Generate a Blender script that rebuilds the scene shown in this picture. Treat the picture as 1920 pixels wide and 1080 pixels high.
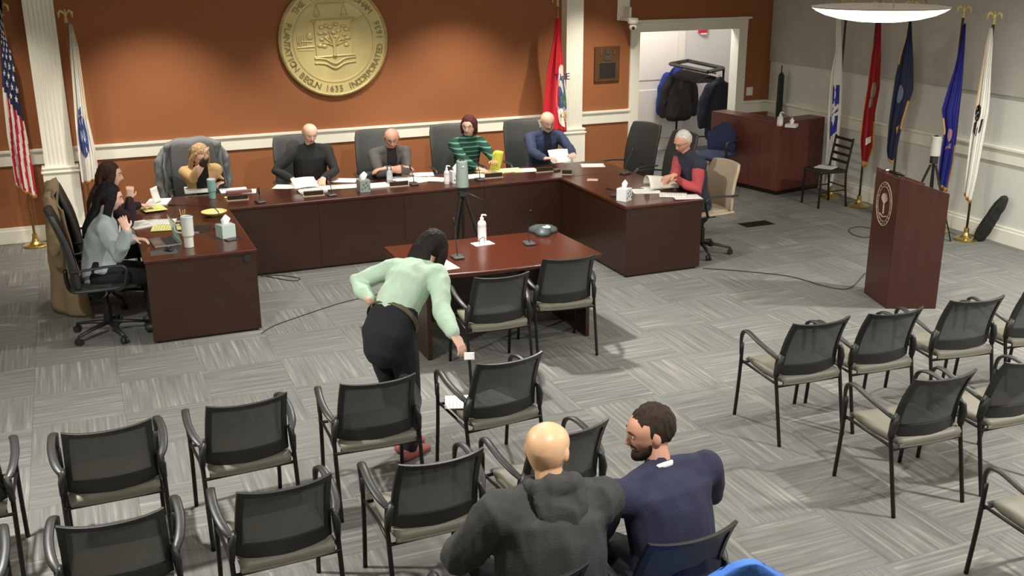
import bpy, bmesh, math, random
from mathutils import Vector, Matrix, noise
V = Vector
random.seed(7)
PI = math.pi
for o in list(bpy.data.objects): bpy.data.objects.remove(o)
SC = bpy.context.scene
COL = SC.collection

# ---------------------------------------------------------------- camera
F, PITCH, ROLL, YAW, CH = 1964.34, 0.3106, 0.0056, -0.3931, 3.14
def cam_axes():
    cy, sy = math.cos(YAW), math.sin(YAW)
    fwd = V((-sy*math.cos(PITCH), cy*math.cos(PITCH), -math.sin(PITCH)))
    r = V((cy, sy, 0)); d = fwd.cross(r)
    c, s = math.cos(ROLL), math.sin(ROLL)
    return c*r+s*d, -s*r+c*d, fwd
CR, CD, CF = cam_axes()
camd = bpy.data.cameras.new('camera'); cam = bpy.data.objects.new('camera', camd); COL.objects.link(cam)
camd.sensor_width = 36; camd.lens = F*36/1920; camd.clip_end = 100; camd.clip_start = .05
M = Matrix((CR, -CD, -CF)).transposed().to_4x4(); M.translation = V((0, 0, CH)); cam.matrix_world = M
SC.camera = cam
def at(u, v, z=0., y=None, x=None):
    """point of the room where the sight line through a photo pixel meets a horizontal or wall plane"""
    d = CF+CR*((u-960)/F)+CD*((v-540)/F); o = V((0, 0, CH))
    t = y/d.y if y is not None else x/d.x if x is not None else (z-CH)/d.z
    return o+d*t
def atp(u, v, P, N):
    d = CF+CR*((u-960)/F)+CD*((v-540)/F); o = V((0, 0, CH))
    return o+d*((P-o).dot(N)/d.dot(N))

# ---------------------------------------------------------------- light and exposure
w = bpy.data.worlds.new('world'); SC.world = w; w.use_nodes = True
w.node_tree.nodes['Background'].inputs[0].default_value = (1.0, .97, .9, 1)
w.node_tree.nodes['Background'].inputs[1].default_value = .05
SC.view_settings.view_transform = 'Standard'; SC.view_settings.look = 'None'
SC.view_settings.exposure = 0.0; SC.view_settings.gamma = 1; SC.view_settings.use_curve_mapping = False
def lamp(name, kind, loc, energy, col=(1, .93, .82), size=.5, tgt=None, spot=None, blend=.5):
    l = bpy.data.lights.new(name, kind); o = bpy.data.objects.new(name, l); COL.objects.link(o)
    l.energy = energy; l.color = col; o.location = loc
    if kind == 'AREA': l.shape = 'DISK'; l.size = size
    elif kind == 'SPOT': l.spot_size = math.radians(spot); l.spot_blend = blend; l.shadow_soft_size = size
    else: l.shadow_soft_size = size
    if tgt: o.rotation_euler = (V(tgt)-V(loc)).to_track_quat('-Z', 'Y').to_euler()
    return o
# ceiling pendants' own light (the visible one and its neighbours along the room)
for x, y, e in [(6.1, 3.1, 150), (1.9, 2.4, 60), (3.0, 8.0, 125), (8.4, 6.1, 150), (-.8, 5.4, 150)]:
    lamp('pendant_light', 'AREA', (x, y, 3.1), e, (1, .97, .91), size=.15).data.spread = math.radians(160)
lamp('ceiling_bounce_light', 'AREA', (3.5, 6.0, 3.68), 95, (1, .98, .94), 7.0)
for x, e in [(-.7, 26), (.9, 66), (2.9, 50), (4.5, 70), (6.4, 62)]:   # recessed wall washers over the dais; leftmost one added to brighten the pilaster
    lamp('wall_washer_light', 'SPOT', (x, 11.5, 3.2), e*4.5, (1, .93, .80), .05, (x, 12.45, 0), 84, .9)
for x, e in [(1.9, 60), (3.4, 60), (5.0, 60), (.1, 60), (5.8, 46)]:   # downlights over the dais
    lamp('dais_downlight', 'SPOT', (x, 10.6, 3.6), e*1.8, (1, .95, .86), .08, (x, 11.1, 0), 78, .7)
lamp('corridor_light', 'POINT', (8.2, 13.7, 2.9), 115, (1, .98, .95), .25)

# ---------------------------------------------------------------- materials
MATS = {}
def mat(name, col, rough=.6, metal=0., spec=.5, var=0., scale=(8, 8, 8), nscale=1., bump=0., bscale=60., coat=0., emit=0., alpha=1., sheen=0.):
    """procedural surface: base colour broken up by noise along the object's own axes, plus fine bump"""
    if name in MATS: return MATS[name]
    m = bpy.data.materials.new(name); m.use_nodes = True; nt = m.node_tree; b = nt.nodes['Principled BSDF']
    c = tuple((x/255)**2.2 for x in col)+(1,)
    b.inputs['Base Color'].default_value = c
    b.inputs['Roughness'].default_value = rough; b.inputs['Metallic'].default_value = metal
    b.inputs['Specular IOR Level'].default_value = spec
    if coat: b.inputs['Coat Weight'].default_value = coat; b.inputs['Coat Roughness'].default_value = .15
    if sheen: b.inputs['Sheen Weight'].default_value = sheen
    if emit:
        b.inputs['Emission Color'].default_value = c; b.inputs['Emission Strength'].default_value = emit
    if alpha < 1: b.inputs['Alpha'].default_value = alpha
    tc = nt.nodes.new('ShaderNodeTexCoord'); mp = nt.nodes.new('ShaderNodeMapping'); mp.inputs['Scale'].default_value = scale
    nt.links.new(tc.outputs['Object'], mp.inputs[0])
    if var:
        n = nt.nodes.new('ShaderNodeTexNoise'); n.inputs['Scale'].default_value = nscale; n.inputs['Detail'].default_value = 4
        nt.links.new(mp.outputs[0], n.inputs['Vector'])
        r = nt.nodes.new('ShaderNodeValToRGB'); r.color_ramp.elements[0].position = .3; r.color_ramp.elements[1].position = .7
        r.color_ramp.elements[0].color = tuple(x*(1-var) for x in c[:3])+(1,)
        r.color_ramp.elements[1].color = tuple(min(1, x*(1+var)) for x in c[:3])+(1,)
        nt.links.new(n.outputs['Fac'], r.inputs[0]); nt.links.new(r.outputs[0], b.inputs['Base Color'])
    if bump:
        n2 = nt.nodes.new('ShaderNodeTexNoise'); n2.inputs['Scale'].default_value = bscale; n2.inputs['Detail'].default_value = 3
        nt.links.new(tc.outputs['Object'], n2.inputs['Vector'])
        bp = nt.nodes.new('ShaderNodeBump'); bp.inputs['Strength'].default_value = bump; bp.inputs['Distance'].default_value = .01
        nt.links.new(n2.outputs['Fac'], bp.inputs['Height']); nt.links.new(bp.outputs[0], b.inputs['Normal'])
    MATS[name] = m
    return m
def carpet_mat():
    m = bpy.data.materials.new('striped_carpet'); m.use_nodes = True; nt = m.node_tree; b = nt.nodes['Principled BSDF']; L = nt.links.new
    b.inputs['Roughness'].default_value = .95; b.inputs['Specular IOR Level'].default_value = .15
    tc = nt.nodes.new('ShaderNodeTexCoord'); oi = nt.nodes.new('ShaderNodeObjectInfo')
    ml = nt.nodes.new('ShaderNodeMath'); ml.operation = 'MULTIPLY'; ml.inputs[1].default_value = 37; L(oi.outputs['Random'], ml.inputs[0])
    cb = nt.nodes.new('ShaderNodeCombineXYZ'); L(ml.outputs[0], cb.inputs[0]); L(ml.outputs[0], cb.inputs[1])
    ad = nt.nodes.new('ShaderNodeVectorMath'); ad.operation = 'ADD'; L(tc.outputs['Object'], ad.inputs[0]); L(cb.outputs[0], ad.inputs[1])
    mp = nt.nodes.new('ShaderNodeMapping'); mp.inputs['Scale'].default_value = (44, 1.5, 1); L(ad.outputs[0], mp.inputs[0])
    n = nt.nodes.new('ShaderNodeTexNoise'); n.inputs['Scale'].default_value = 1; n.inputs['Detail'].default_value = 2; L(mp.outputs[0], n.inputs['Vector'])
    r = nt.nodes.new('ShaderNodeValToRGB'); e = r.color_ramp.elements
    e[0].position = .30; e[0].color = (.140, .140, .130, 1); e[1].position = .74; e[1].color = (.300, .295, .262, 1)
    k = e.new(.50); k.color = (.178, .177, .163, 1); k = e.new(.60); k.color = (.203, .202, .184, 1)
    L(n.outputs['Fac'], r.inputs[0])
    hs = nt.nodes.new('ShaderNodeHueSaturation'); mr = nt.nodes.new('ShaderNodeMapRange'); L(oi.outputs['Random'], mr.inputs[0])
    mr.inputs[3].default_value = .92; mr.inputs[4].default_value = 1.08
    L(mr.outputs[0], hs.inputs['Value']); L(r.outputs[0], hs.inputs['Color']); L(hs.outputs[0], b.inputs['Base Color'])
    n3 = nt.nodes.new('ShaderNodeTexNoise'); n3.inputs['Scale'].default_value = 240; L(tc.outputs['Object'], n3.inputs['Vector'])
    bp = nt.nodes.new('ShaderNodeBump'); bp.inputs['Strength'].default_value = .35; bp.inputs['Distance'].default_value = .006
    L(n3.outputs['Fac'], bp.inputs['Height']); L(bp.outputs[0], b.inputs['Normal'])
    return m
def stripe_mat(name, ca, cb_, period, duty=.3, thin=None):
    """horizontal knitted stripes fixed to the garment"""
    m = mat(name, ca, .9, bump=.3, bscale=120); nt = m.node_tree; b = nt.nodes['Principled BSDF']; L = nt.links.new
    tc = nt.nodes.new('ShaderNodeTexCoord'); sp = nt.nodes.new('ShaderNodeSeparateXYZ'); L(tc.outputs['Object'], sp.inputs[0])
    f = nt.nodes.new('ShaderNodeMath'); f.operation = 'MULTIPLY'; f.inputs[1].default_value = 1/period; L(sp.outputs[2], f.inputs[0])
    g = nt.nodes.new('ShaderNodeMath'); g.operation = 'FRACT'; L(f.outputs[0], g.inputs[0])
    r = nt.nodes.new('ShaderNodeValToRGB'); r.color_ramp.interpolation = 'CONSTANT'
    c1 = tuple((x/255)**2.2 for x in ca)+(1,); c2 = tuple((x/255)**2.2 for x in cb_)+(1,)
    r.color_ramp.elements[0].color = c1; r.color_ramp.elements[1].position = 1-duty; r.color_ramp.elements[1].color = c2
    L(g.outputs[0], r.inputs[0]); L(r.outputs[0], b.inputs['Base Color'])
    return m
wall_orange = mat('orange_wall_paint', (150, 93, 57), .75, var=.03, scale=(1, 1, 1), bump=.08, bscale=90)
wall_grey = mat('grey_wall_paint', (216, 218, 208), .8, var=.02, scale=(1, 1, 1), bump=.06)
panel_grey = mat('acoustic_panel_fabric', (182, 179, 170), .95, var=.05, scale=(3, 3, 3), bump=.2, bscale=150)
white_trim = mat('white_trim_paint', (240, 237, 222), .45, bump=.03)
white_wall = mat('corridor_paint', (214, 216, 214), .8, bump=.05)
ceil_m = mat('ceiling_paint', (225, 220, 208), .9)
wood = mat('mahogany_veneer', (52, 32, 21), .4, var=.15, scale=(1.2, 1.2, 14), nscale=2.2, coat=.25, spec=.45)
wood_top_lit = mat('mahogany_top_lit', (70, 32, 20), .32, var=.12, scale=(2, 14, 2), nscale=2., coat=.35, spec=.5)  # same mahogany as the panels, light on the tops put into the colour
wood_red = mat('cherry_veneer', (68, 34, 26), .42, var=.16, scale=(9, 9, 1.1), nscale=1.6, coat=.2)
wood_dark = mat('dark_kick_wood', (38, 22, 16), .5)
black_plastic = mat('black_plastic', (43, 43, 42), .45, bump=.05)
black_metal = mat('black_metal', (36, 34, 32), .4, metal=.3)
black_leather = mat('black_leather', (50, 51, 50), .5, var=.1, scale=(5, 5, 5), bump=.15, bscale=80)
tan_leather = mat('tan_leather', (176, 160, 136), .6, var=.05, scale=(5, 5, 5), bump=.1)
beige = mat('beige_vinyl', (116, 112, 99), .55, var=.04, scale=(4, 4, 4), bump=.06)
mesh_cloth = mat('grey_mesh_fabric', (84, 85, 84), .85, alpha=.955, bump=.2, bscale=300)
navy_fab = mat('navy_fabric', (46, 52, 84), .9, bump=.2)
gold = mat('antique_gold', (206, 190, 132), .45, metal=.25, var=.1, scale=(3, 3, 3), bump=.1, bscale=30)
brass = mat('brass', (205, 176, 110), .25, metal=.9)
chrome = mat('chrome', (200, 200, 200), .2, metal=1)
paper = mat('paper', (238, 236, 230), .8)
paper_y = mat('yellow_paper', (228, 226, 140), .8)
paper_b = mat('bright_yellow_paper', (238, 240, 96), .8)
skin = mat('skin', (206, 152, 128), .5, var=.07, scale=(14, 14, 14), spec=.4)
skin_p = mat('pale_skin', (222, 178, 156), .5, var=.06, scale=(14, 14, 14), spec=.4)
lip = mat('lips', (170, 98, 90), .5); eye_w = mat('eye_white', (196, 186, 176), .4); eye_d = mat('eye_iris', (40, 30, 25), .2)
plate_dark = mat('nameplate_dark', (48, 36, 30), .4)
glass_m = mat('clear_plastic', (225, 232, 235), .1, alpha=.45)

# ---------------------------------------------------------------- builders
def finish(name, bm, m, parent=None, smooth=False, loc=None, bevel=0., solid=0., sub=0):
    me = bpy.data.meshes.new(name); bmesh.ops.recalc_face_normals(bm, faces=bm.faces); bm.to_mesh(me); bm.free()
    ms = m if isinstance(m, (list, tuple)) else [m]
    for q in ms: me.materials.append(q)
    if smooth:
        for p in me.polygons: p.use_smooth = True
    o = bpy.data.objects.new(name, me); COL.objects.link(o)
    if parent: o.parent = parent
    if loc is not None: o.location = loc
    if solid: k = o.modifiers.new('s', 'SOLIDIFY'); k.thickness = solid; k.offset = 0
    if bevel: k = o.modifiers.new('b', 'BEVEL'); k.width = bevel; k.segments = 2; k.limit_method = 'ANGLE'
    if sub: k = o.modifiers.new('u', 'SUBSURF'); k.levels = sub; k.render_levels = sub
    return o
def tag(o, label=None, cat=None, group=None, kind=None):
    if label: o['label'] = label
    if cat: o['category'] = cat
    if group: o['group'] = group
    if kind: o['kind'] = kind
    return o
def thing(name, label, cat, loc=(0, 0, 0), rz=0, group=None):
    o = bpy.data.objects.new(name, None); COL.objects.link(o); o.location = loc; o.rotation_euler = (0, 0, rz); o.empty_display_size = .1
    return tag(o, label, cat, group)
def struct(name, bm, m, parent=None, **k):
    o = finish(name, bm, m, parent, **k)
    if not parent: o['kind'] = 'structure'
    return o
def dup(root, loc, rz, label=None, group=None):
    r = root.copy(); COL.objects.link(r); r.location = loc; r.rotation_euler = (0, 0, rz)
    if label: r['label'] = label
    if group: r['group'] = group
    for ch in list(root.children):
        c = ch.copy(); COL.objects.link(c); c.parent = r
        for g in ch.children:
            d = g.copy(); COL.objects.link(d); d.parent = c
    return r
def box(bm, a, b, rot=None):
    a = V(a); b = V(b); vs = []
    for z in (a.z, b.z):
        for x, y in ((a.x, a.y), (b.x, a.y), (b.x, b.y), (a.x, b.y)):
            p = V((x, y, z)); vs.append(bm.verts.new(rot @ p if rot else p))
    for f in ((0, 3, 2, 1), (4, 5, 6, 7), (0, 1, 5, 4), (1, 2, 6, 5), (2, 3, 7, 6), (3, 0, 4, 7)): bm.faces.new([vs[i] for i in f])
def BX(*bs, rot=None):
    bm = bmesh.new()
    for a, b in bs: box(bm, a, b, rot)
    return bm
def prism(bm, pts, z0, z1):
    lo = [bm.verts.new((p[0], p[1], z0)) for p in pts]; hi = [bm.verts.new((p[0], p[1], z1)) for p in pts]
    n = len(pts); bm.faces.new(lo[::-1]); bm.faces.new(hi)
    for i in range(n): bm.faces.new((lo[i], lo[(i+1) % n], hi[(i+1) % n], hi[i]))
def loft(bm, pts, rad, side=None, seg=10, caps=True):
    """closed tube through pts; rad: number or (wide, deep) per point; side: direction of the wide axis"""
    pts = [V(p) for p in pts]; n = len(pts)
    rad = [r if isinstance(r, (tuple, list)) else (r, r) for r in (rad if isinstance(rad, list) else [rad]*n)]
    tans = []
    for i in range(n):
        t = (pts[min(i+1, n-1)]-pts[max(i-1, 0)]); tans.append(t.normalized() if t.length > 1e-9 else V((0, 0, 1)))
    s = V(side) if side else (V((1, 0, 0)) if abs(tans[0].x) < .9 else V((0, 1, 0)))
    P, R, T = list(pts), list(rad), list(tans)
    if caps == 'round':
        for (sgn, idx) in ((-1, 0), (1, -1)):
            p, r, t = pts[idx], rad[idx], tans[idx]; m_ = min(r)
            ex = [(p+t*sgn*m_*k, (max(r[0]-m_*(1-q), m_*.05)*1., max(r[1]-m_*(1-q), m_*.05)), t) for k, q in ((.5, .87), (.87, .5), (1, .08))]
            if sgn < 0: ex = ex[::-1]; P = [e[0] for e in ex]+P; R = [e[1] for e in ex]+R; T = [e[2] for e in ex]+T
            else: P += [e[0] for e in ex]; R += [e[1] for e in ex]; T += [e[2] for e in ex]
    rings = []
    for p, r, t in zip(P, R, T):
        q = s-t*s.dot(t)
        if q.length < 1e-4: q = t.orthogonal()
        s2 = q.normalized(); nrm = t.cross(s2)
        if not side: s = s2
        rings.append([bm.verts.new(p+s2*(r[0]*math.cos(a))+nrm*(r[1]*math.sin(a))) for a in [2*PI*j/seg for j in range(seg)]])
    for a, b in zip(rings, rings[1:]):
        for j in range(seg): bm.faces.new((a[j], a[(j+1) % seg], b[(j+1) % seg], b[j]))
    if caps: bm.faces.new(rings[0][::-1]); bm.faces.new(rings[-1])
def TB(*tubes, seg=8):
    bm = bmesh.new()
    for pts, r in tubes: loft(bm, pts, r, seg=seg)
    return bm
def smooth_path(pts, n=5):
    pts = [V(p) for p in pts]; out = []
    for i in range(len(pts)-1):
        p0, p1, p2, p3 = pts[max(i-1, 0)], pts[i], pts[i+1], pts[min(i+2, len(pts)-1)]
        for k in range(n):
            t = k/n; out.append(.5*((2*p1)+(p2-p0)*t+(2*p0-5*p1+4*p2-p3)*t*t+(3*p1-p0-3*p2+p3)*t**3))
    return out+[pts[-1]]
def lathe(bm, prof, c=(0, 0, 0), seg=20):
    loft(bm, [V(c)+V((0, 0, z)) for r, z in prof], [max(r, .0008) for r, z in prof], side=(1, 0, 0), seg=seg)
def LT(prof, c=(0, 0, 0), seg=20):
    bm = bmesh.new(); 
    pts = prof
    # explicit rings so that equal heights work
    rings = [[bm.verts.new(V(c)+V((max(r, .0008)*math.cos(2*PI*j/seg), max(r, .0008)*math.sin(2*PI*j/seg), z))) for j in range(seg)] for r, z in pts]
    for a, b in zip(rings, rings[1:]):
        for j in range(seg): bm.faces.new((a[j], a[(j+1) % seg], b[(j+1) % seg], b[j]))
    bm.faces.new(rings[0][::-1]); bm.faces.new(rings[-1])
    return bm
def ellip(bm, c, r, rot=None, sub=2):
    g = bmesh.ops.create_icosphere(bm, subdivisions=sub, radius=1.)
    for v in g['verts']:
        p = V((v.co.x*r[0], v.co.y*r[1], v.co.z*r[2])); v.co = (rot @ p if rot else p)+V(c)
    return g['verts']
def text_bm(s, size, depth):
    cu = bpy.data.curves.new('t', 'FONT'); cu.body = s; cu.size = size; cu.extrude = depth; cu.align_x = 'CENTER'; cu.align_y = 'CENTER'; cu.resolution_u = 2
    o = bpy.data.objects.new('t', cu); COL.objects.link(o)
    me = bpy.data.meshes.new_from_object(o.evaluated_get(bpy.context.evaluated_depsgraph_get()))
    bm = bmesh.new(); bm.from_mesh(me); bpy.data.objects.remove(o); bpy.data.curves.remove(cu); bpy.data.meshes.remove(me)
    return bm
def merge(dst, src, mtx):
    mp = {v: dst.verts.new(mtx @ v.co) for v in src.verts}
    for f in src.faces:
        try: dst.faces.new([mp[v] for v in f.verts])
        except ValueError: pass
    src.free()

# ================================================================ room
YW, XR, ZC = 12.856, 9.42, 3.8
XL, YF = -3.2, -1.2
fl = struct('floor', BX(((XL, YF, -.1), (XR, 16.2, -.006))), mat('floor_slab', (70, 68, 62), .95))
cm = carpet_mat()
bm = bmesh.new(); T = .305
box(bm, (-T+.0006, -T+.0006, -.006), (T-.0006, T-.0006, .0))
tile0 = finish('carpet_tile', bm, cm, fl); k = 0
TX0, TY0 = .07, 7.42
cells = []
for i in range(-5, 16):
    for j in range(-14, 15):
        x, y = TX0+(i+.5)*.61, TY0+(j+.5)*.61
        if x-T > XR-.02 or x < XL or y+T > 16: continue
        q = V((x, y, 0))-V((0, 0, CH)); zz = q.dot(CF)
        if zz <= .5: continue
        u, v = 960+F*q.dot(CR)/zz, 540+F*q.dot(CD)/zz
        inside = -90 < u < 2010 and -50 < v < 1150
        cells.append((inside, zz, i, j, x, y))
vis = sorted([c for c in cells if c[0]], key=lambda c: c[1])
rest = [c for c in cells if not c[0]]+vis[299:]
for n, (_, _, i, j, x, y) in enumerate(vis[:299]):
    o = tile0 if n == 0 else tile0.copy()
    if n: COL.objects.link(o)
    o.location = (x, y, 0); o.rotation_euler = (0, 0, (PI/2 if (i+j) % 2 else 0)+PI*random.randint(0, 1))
bm = bmesh.new()
for _, _, i, j, x, y in rest:
    hx = min(T-.0006, XR-x-.001); box(bm, (x-T+.0006, y-T+.0006, -.006), (x+hx, y+T-.0006, 0))
tag(finish('carpet_edge_tiles', bm, cm, fl), kind='stuff')

DX0, DX1, DZ = 7.22, 8.84, 2.10
def wallpc(*bs): return BX(*bs)
struct('wall_back', wallpc(((XL, YW, 0), (DX0, YW+.15, ZC)), ((DX1, YW, 0), (XR, YW+.15, ZC)), ((DX0, YW, DZ), (DX1, YW+.15, ZC))), wall_orange)
struct('wall_right', wallpc(((XR, YF, 0), (XR+.15, YW+.15, ZC))), wall_grey)
struct('wall_left', wallpc(((XL-.15, YF, 0), (XL, YW, ZC))), wall_grey)
struct('wall_front', wallpc(((XL, YF-.15, 0), (XR, YF, ZC))), wall_grey)
struct('ceiling', wallpc(((XL, YF, ZC), (XR+.15, 16.2, ZC+.1))), ceil_m)
struct('wall_corridor', wallpc(((6.2, 15.0, 0), (10.6, 15.15, ZC))), white_wall)
struct('wall_corridor_end', wallpc(((10.2, 13.0, 0), (10.35, 15.0, ZC))), white_wall)
struct('wall_corridor_left', wallpc(((6.2, 13.0, 0), (6.35, 15.0, ZC))), white_wall)
ac = thing('acoustic_panel_row', 'dark grey fabric wall panelling above lighter band on right wall', 'wall panel', (XR, 0, 0))
for k in range(6):
    y1 = YW-.01-k*2.3; finish('panel', BX(((-.035, y1-2.295, 1.618), (0, y1, 3.79))), panel_grey, ac, bevel=.006)
# chair rails, baseboards
def rail(name, a, b, axis):
    bm = bmesh.new()
    if axis == 'x':
        box(bm, (a, YW-.022, .885), (b, YW, 1.03)); box(bm, (a, YW-.045, 1.03), (b, YW, 1.06)); box(bm, (a, YW-.03, 1.015), (b, YW, 1.03))
    else:
        box(bm, (XR-.022, a, .885), (XR, b, 1.03)); box(bm, (XR-.045, a, 1.03), (XR, b, 1.06)); box(bm, (XR-.03, a, 1.015), (XR, b, 1.03))
    return struct(name, bm, white_trim, bevel=.004)
rail('trim_1', XL, DX0-.12, 'x'); rail('trim_2', DX1+.12, XR, 'x'); rail('trim_3', YF, YW, 'y')
struct('baseboard_back', BX(((XL, YW-.02, 0), (DX0-.12, YW, .185)), ((XL, YW-.028, 0), (DX0-.12, YW, .15)), ((DX1+.12, YW-.02, 0), (XR, YW, .185))), white_trim, bevel=.004)
struct('baseboard_right', BX(((XR-.02, YF, 0), (XR, YW-.03, .19)), ((XR-.028, YF, 0), (XR, YW-.03, .155))), white_trim, bevel=.004)
# doorway casing
dc = struct('door_1', BX(((DX0-.13, YW-.03, 0), (DX0+.012, YW+.17, DZ)), ((DX1-.012, YW-.03, 0), (DX1+.13, YW+.17, DZ))), white_trim, bevel=.004)
finish('header', BX(((DX0-.13, YW-.035, DZ-.012), (DX1+.13, YW+.17, DZ+.12))), white_trim, dc, bevel=.004)
finish('header_cap', BX(((DX0-.17, YW-.07, DZ+.12), (DX1+.17, YW, DZ+.15))), white_trim, dc, bevel=.006)
# corridor door
xd = at(1278, 150, y=15.0).x
d2 = struct('door_2', BX(((xd-.95, 14.96, 0), (xd, 14.995, 2.6))), mat('door_white', (240, 239, 232), .4), bevel=.003)
finish('door_casing', BX(((xd-1.05, 14.95, 0), (xd-.95, 15.0, 2.7)), ((xd, 14.97, 0), (xd+.03, 15.0, 2.7))), white_trim, d2)
for z0, z1 in ((1.15, 2.45), (.2, 1.0)):
    finish('panel', BX(((xd-.83, 14.945, z0), (xd-.12, 14.962, z1))), MATS['door_white'], d2, bevel=.012)
for z in (2.1, 1.5, .4): finish('hinge', BX(((xd-.97, 14.93, z), (xd-.945, 14.96, z+.1))), black_metal, d2)

# pilasters
def pilaster(n, x0, x1, label):
    yf = YW-.16
    t = struct('trim_%d' % n, bmesh.new(), white_trim)
    bm = bmesh.new(); N = 6; w_ = x1-x0; pts = [(x0, YW), (x0, yf)]
    for k in range(N):
        a = x0+w_*(.07+.86*k/N); b = a+w_*.86/N
        pts += [(a+.008, yf), (a+.018, yf+.006), (b-.018, yf+.006), (b-.008, yf)]
    pts += [(x1, yf), (x1, YW)]
    prism(bm, pts, .86, ZC); finish('shaft', bm, white_trim, t)
    finish('pedestal', BX(((x0-.035, yf-.03, .0), (x1+.035, YW, .80))), white_trim, t, bevel=.004)
    finish('plinth', BX(((x0-.05, yf-.045, 0), (x1+.05, YW, .17))), white_trim, t, bevel=.006)
    finish('molding', BX(((x0-.05, yf-.045, .80), (x1+.05, YW, .825)), ((x0-.03, yf-.025, .825), (x1+.03, YW, .845)), ((x0-.04, yf-.035, .845), (x1+.04, YW, .87))), white_trim, t, bevel=.008)
    t['label'] = label
    return t
yp = YW-.16
pilaster(4, at(83, 315, y=yp).x+.01, at(141, 315, y=yp).x, 'white fluted pilaster beside the striped flag')
pilaster(5, at(1061, 220, y=yp).x, at(1089, 220, y=yp).x+.02, 'white pilaster beside the red flag')

# wall fittings
sw = thing('light_switch', 'white light switch plate on the orange wall right of doorway', 'switch', (*at(1405, 171, y=YW).xy, at(1405, 171, y=YW).z))
finish('plate', BX(((-.055, -.008, -.06), (.055, 0, .06))), white_trim, sw, bevel=.003)
for dx in (-.022, .022): finish('toggle', BX(((dx-.01, -.014, -.02), (dx+.01, -.006, .02))), mat('switch_white', (240, 238, 228), .4), sw)
pq = at(1137, 120, y=YW)
pl = thing('wall_plaque', 'brown wooden plaque with dark metal plates on orange wall', 'plaque', (pq.x, YW, pq.z))
finish('board', BX(((-.19, -.03, -.235), (.19, 0, .235))), mat('plaque_wood', (92, 58, 34), .4, var=.2), pl, bevel=.008)
finish('name_plate', BX(((-.125, -.038, -.19), (.125, -.028, .02))), mat('plaque_black', (38, 34, 30), .3), pl, bevel=.003)
finish('plate_border', BX(((-.135, -.034, -.2), (.135, -.029, .03))), mat('plaque_bronze', (120, 98, 62), .4, metal=.6), pl)
finish('medal', BX(((-.045, -.04, .05), (.045, -.028, .12))), mat('plaque_grey', (88, 88, 76), .4, metal=.5), pl, bevel=.004)
finish('medal', BX(((-.035, -.04, .13), (.035, -.028, .21))), MATS['plaque_grey'], pl, bevel=.004)
for s in (-.1, .1): finish('ornament', BX(((s-.012, -.04, .12), (s+.012, -.028, .2))), MATS['plaque_bronze'], pl, bevel=.003)

# security camera
sc_ = at(1185, 40, y=YW-.25)
s = thing('security_camera', 'white dome camera on wall bracket beside doorway header', 'camera', (sc_.x, YW, sc_.z+.02))
finish('wall_plate', BX(((-.10, -.03, -.02), (.09, 0, .33))), white_trim, s, bevel=.02)
finish('arm', BX(((-.06, -.28, -.02), (.08, -.02, .025))), white_trim, s, bevel=.012)
finish('brace', BX(((-.015, -.2, .02), (.02, -.02, .16))), white_trim, s, bevel=.006)
finish('housing', LT([(.075, 0), (.08, -.03), (.07, -.05)], (.02, -.25, 0)), white_trim, s, smooth=False)
bm = bmesh.new(); ellip(bm, (.02, -.25, -.09), (.058, .058, .058)); finish('camera_ball', bm, white_trim, s, smooth=True)
bm = bmesh.new(); ellip(bm, (-.005, -.300, -.105), (.024, .02, .024)); finish('lens', bm, black_plastic, s, smooth=True)
# strobe in corridor
fs = at(1322, 58, y=14.9)
s = thing('fire_alarm', 'red fire alarm with white strobe on the corridor wall above coat rack', 'alarm', (fs.x, 15.0, fs.z))
finish('box', BX(((-.07, -.07, -.04), (.07, 0, .14))), mat('alarm_red', (190, 40, 50), .4), s, bevel=.006)
finish('strobe', BX(((-.05, -.085, -.06), (.05, -.01, -.035))), white_trim, s, bevel=.004)
# floor vent
fv = at(1418, 420)
s = thing('floor_vent', 'dark rectangular vent grille set in the carpet', 'vent', (fv.x, fv.y, 0), -.0)
finish('frame', BX(((-.20, -.1, 0), (.20, .1, .004))), wood_dark, s)
for k in range(9): finish('louver', BX(((-.18, -.085+k*.02, .004), (.18, -.075+k*.02, .009))), black_metal, s)

# seal
cx, R = at(627, 80, y=12.8).x, .668
t = thing('wall_seal', 'large round gold relief town seal on the orange wall', 'seal', (cx, YW, 2.127))
SM = Matrix(((1, 0, 0), (0, 0, -1), (0, 1, 0))).to_4x4()   # local (x, y, depth) to wall; depth comes towards the room
def SW(x, y, d): return V((x, -d, y))
def wallring(prof):
    b = LT(prof, seg=72)
    for v in b.verts: v.co = SW(v.co.x, v.co.y, v.co.z)
    return b
finish('disc', wallring([(R, 0), (R, .05), (R-.02, .065), (R-.035, .05), (.505, .042), (.50, .05), (.485, .05), (.48, .036), (.001, .03)]), gold, t)
bm = bmesh.new()
for k in range(150):
    a = 2*PI*k/150; p = SW((R-.02)*math.cos(a), (R-.02)*math.sin(a), .064); ellip(bm, p, (.009, .009, .009), sub=1)
tag(finish('beaded_rim', bm, gold, t, smooth=True), kind='stuff')
bm = bmesh.new()
def arc_text(s, a0, a1, r, top):
    n = len(s)
    for k, ch in enumerate(s):
        if ch == ' ': continue
        a = math.radians(a0+(a1-a0)*k/(n-1))
        tb = text_bm(ch, .105, .008)
        rot = a-PI/2 if top else a+PI/2
        merge(bm, tb, Matrix.Translation((0, 0, 0)) @ Matrix(((1, 0, 0, 0), (0, 0, -1, 0), (0, 1, 0, 0), (0, 0, 0, 1))) @ Matrix.Translation((r*math.cos(a), r*math.sin(a), .052)) @ Matrix.Rotation(rot, 4, 'Z'))
arc_text('THE TOWN OF DEDHAM', 142, 38, .565, True)
arc_text('PLANTATION BEGUN 1635 INCORPORATED 1636', 160, 380, .575, False)
tag(finish('lettering', bm, mat('gold_letters', (150, 132, 84), .45, metal=.25), t), kind='stuff')
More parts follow.
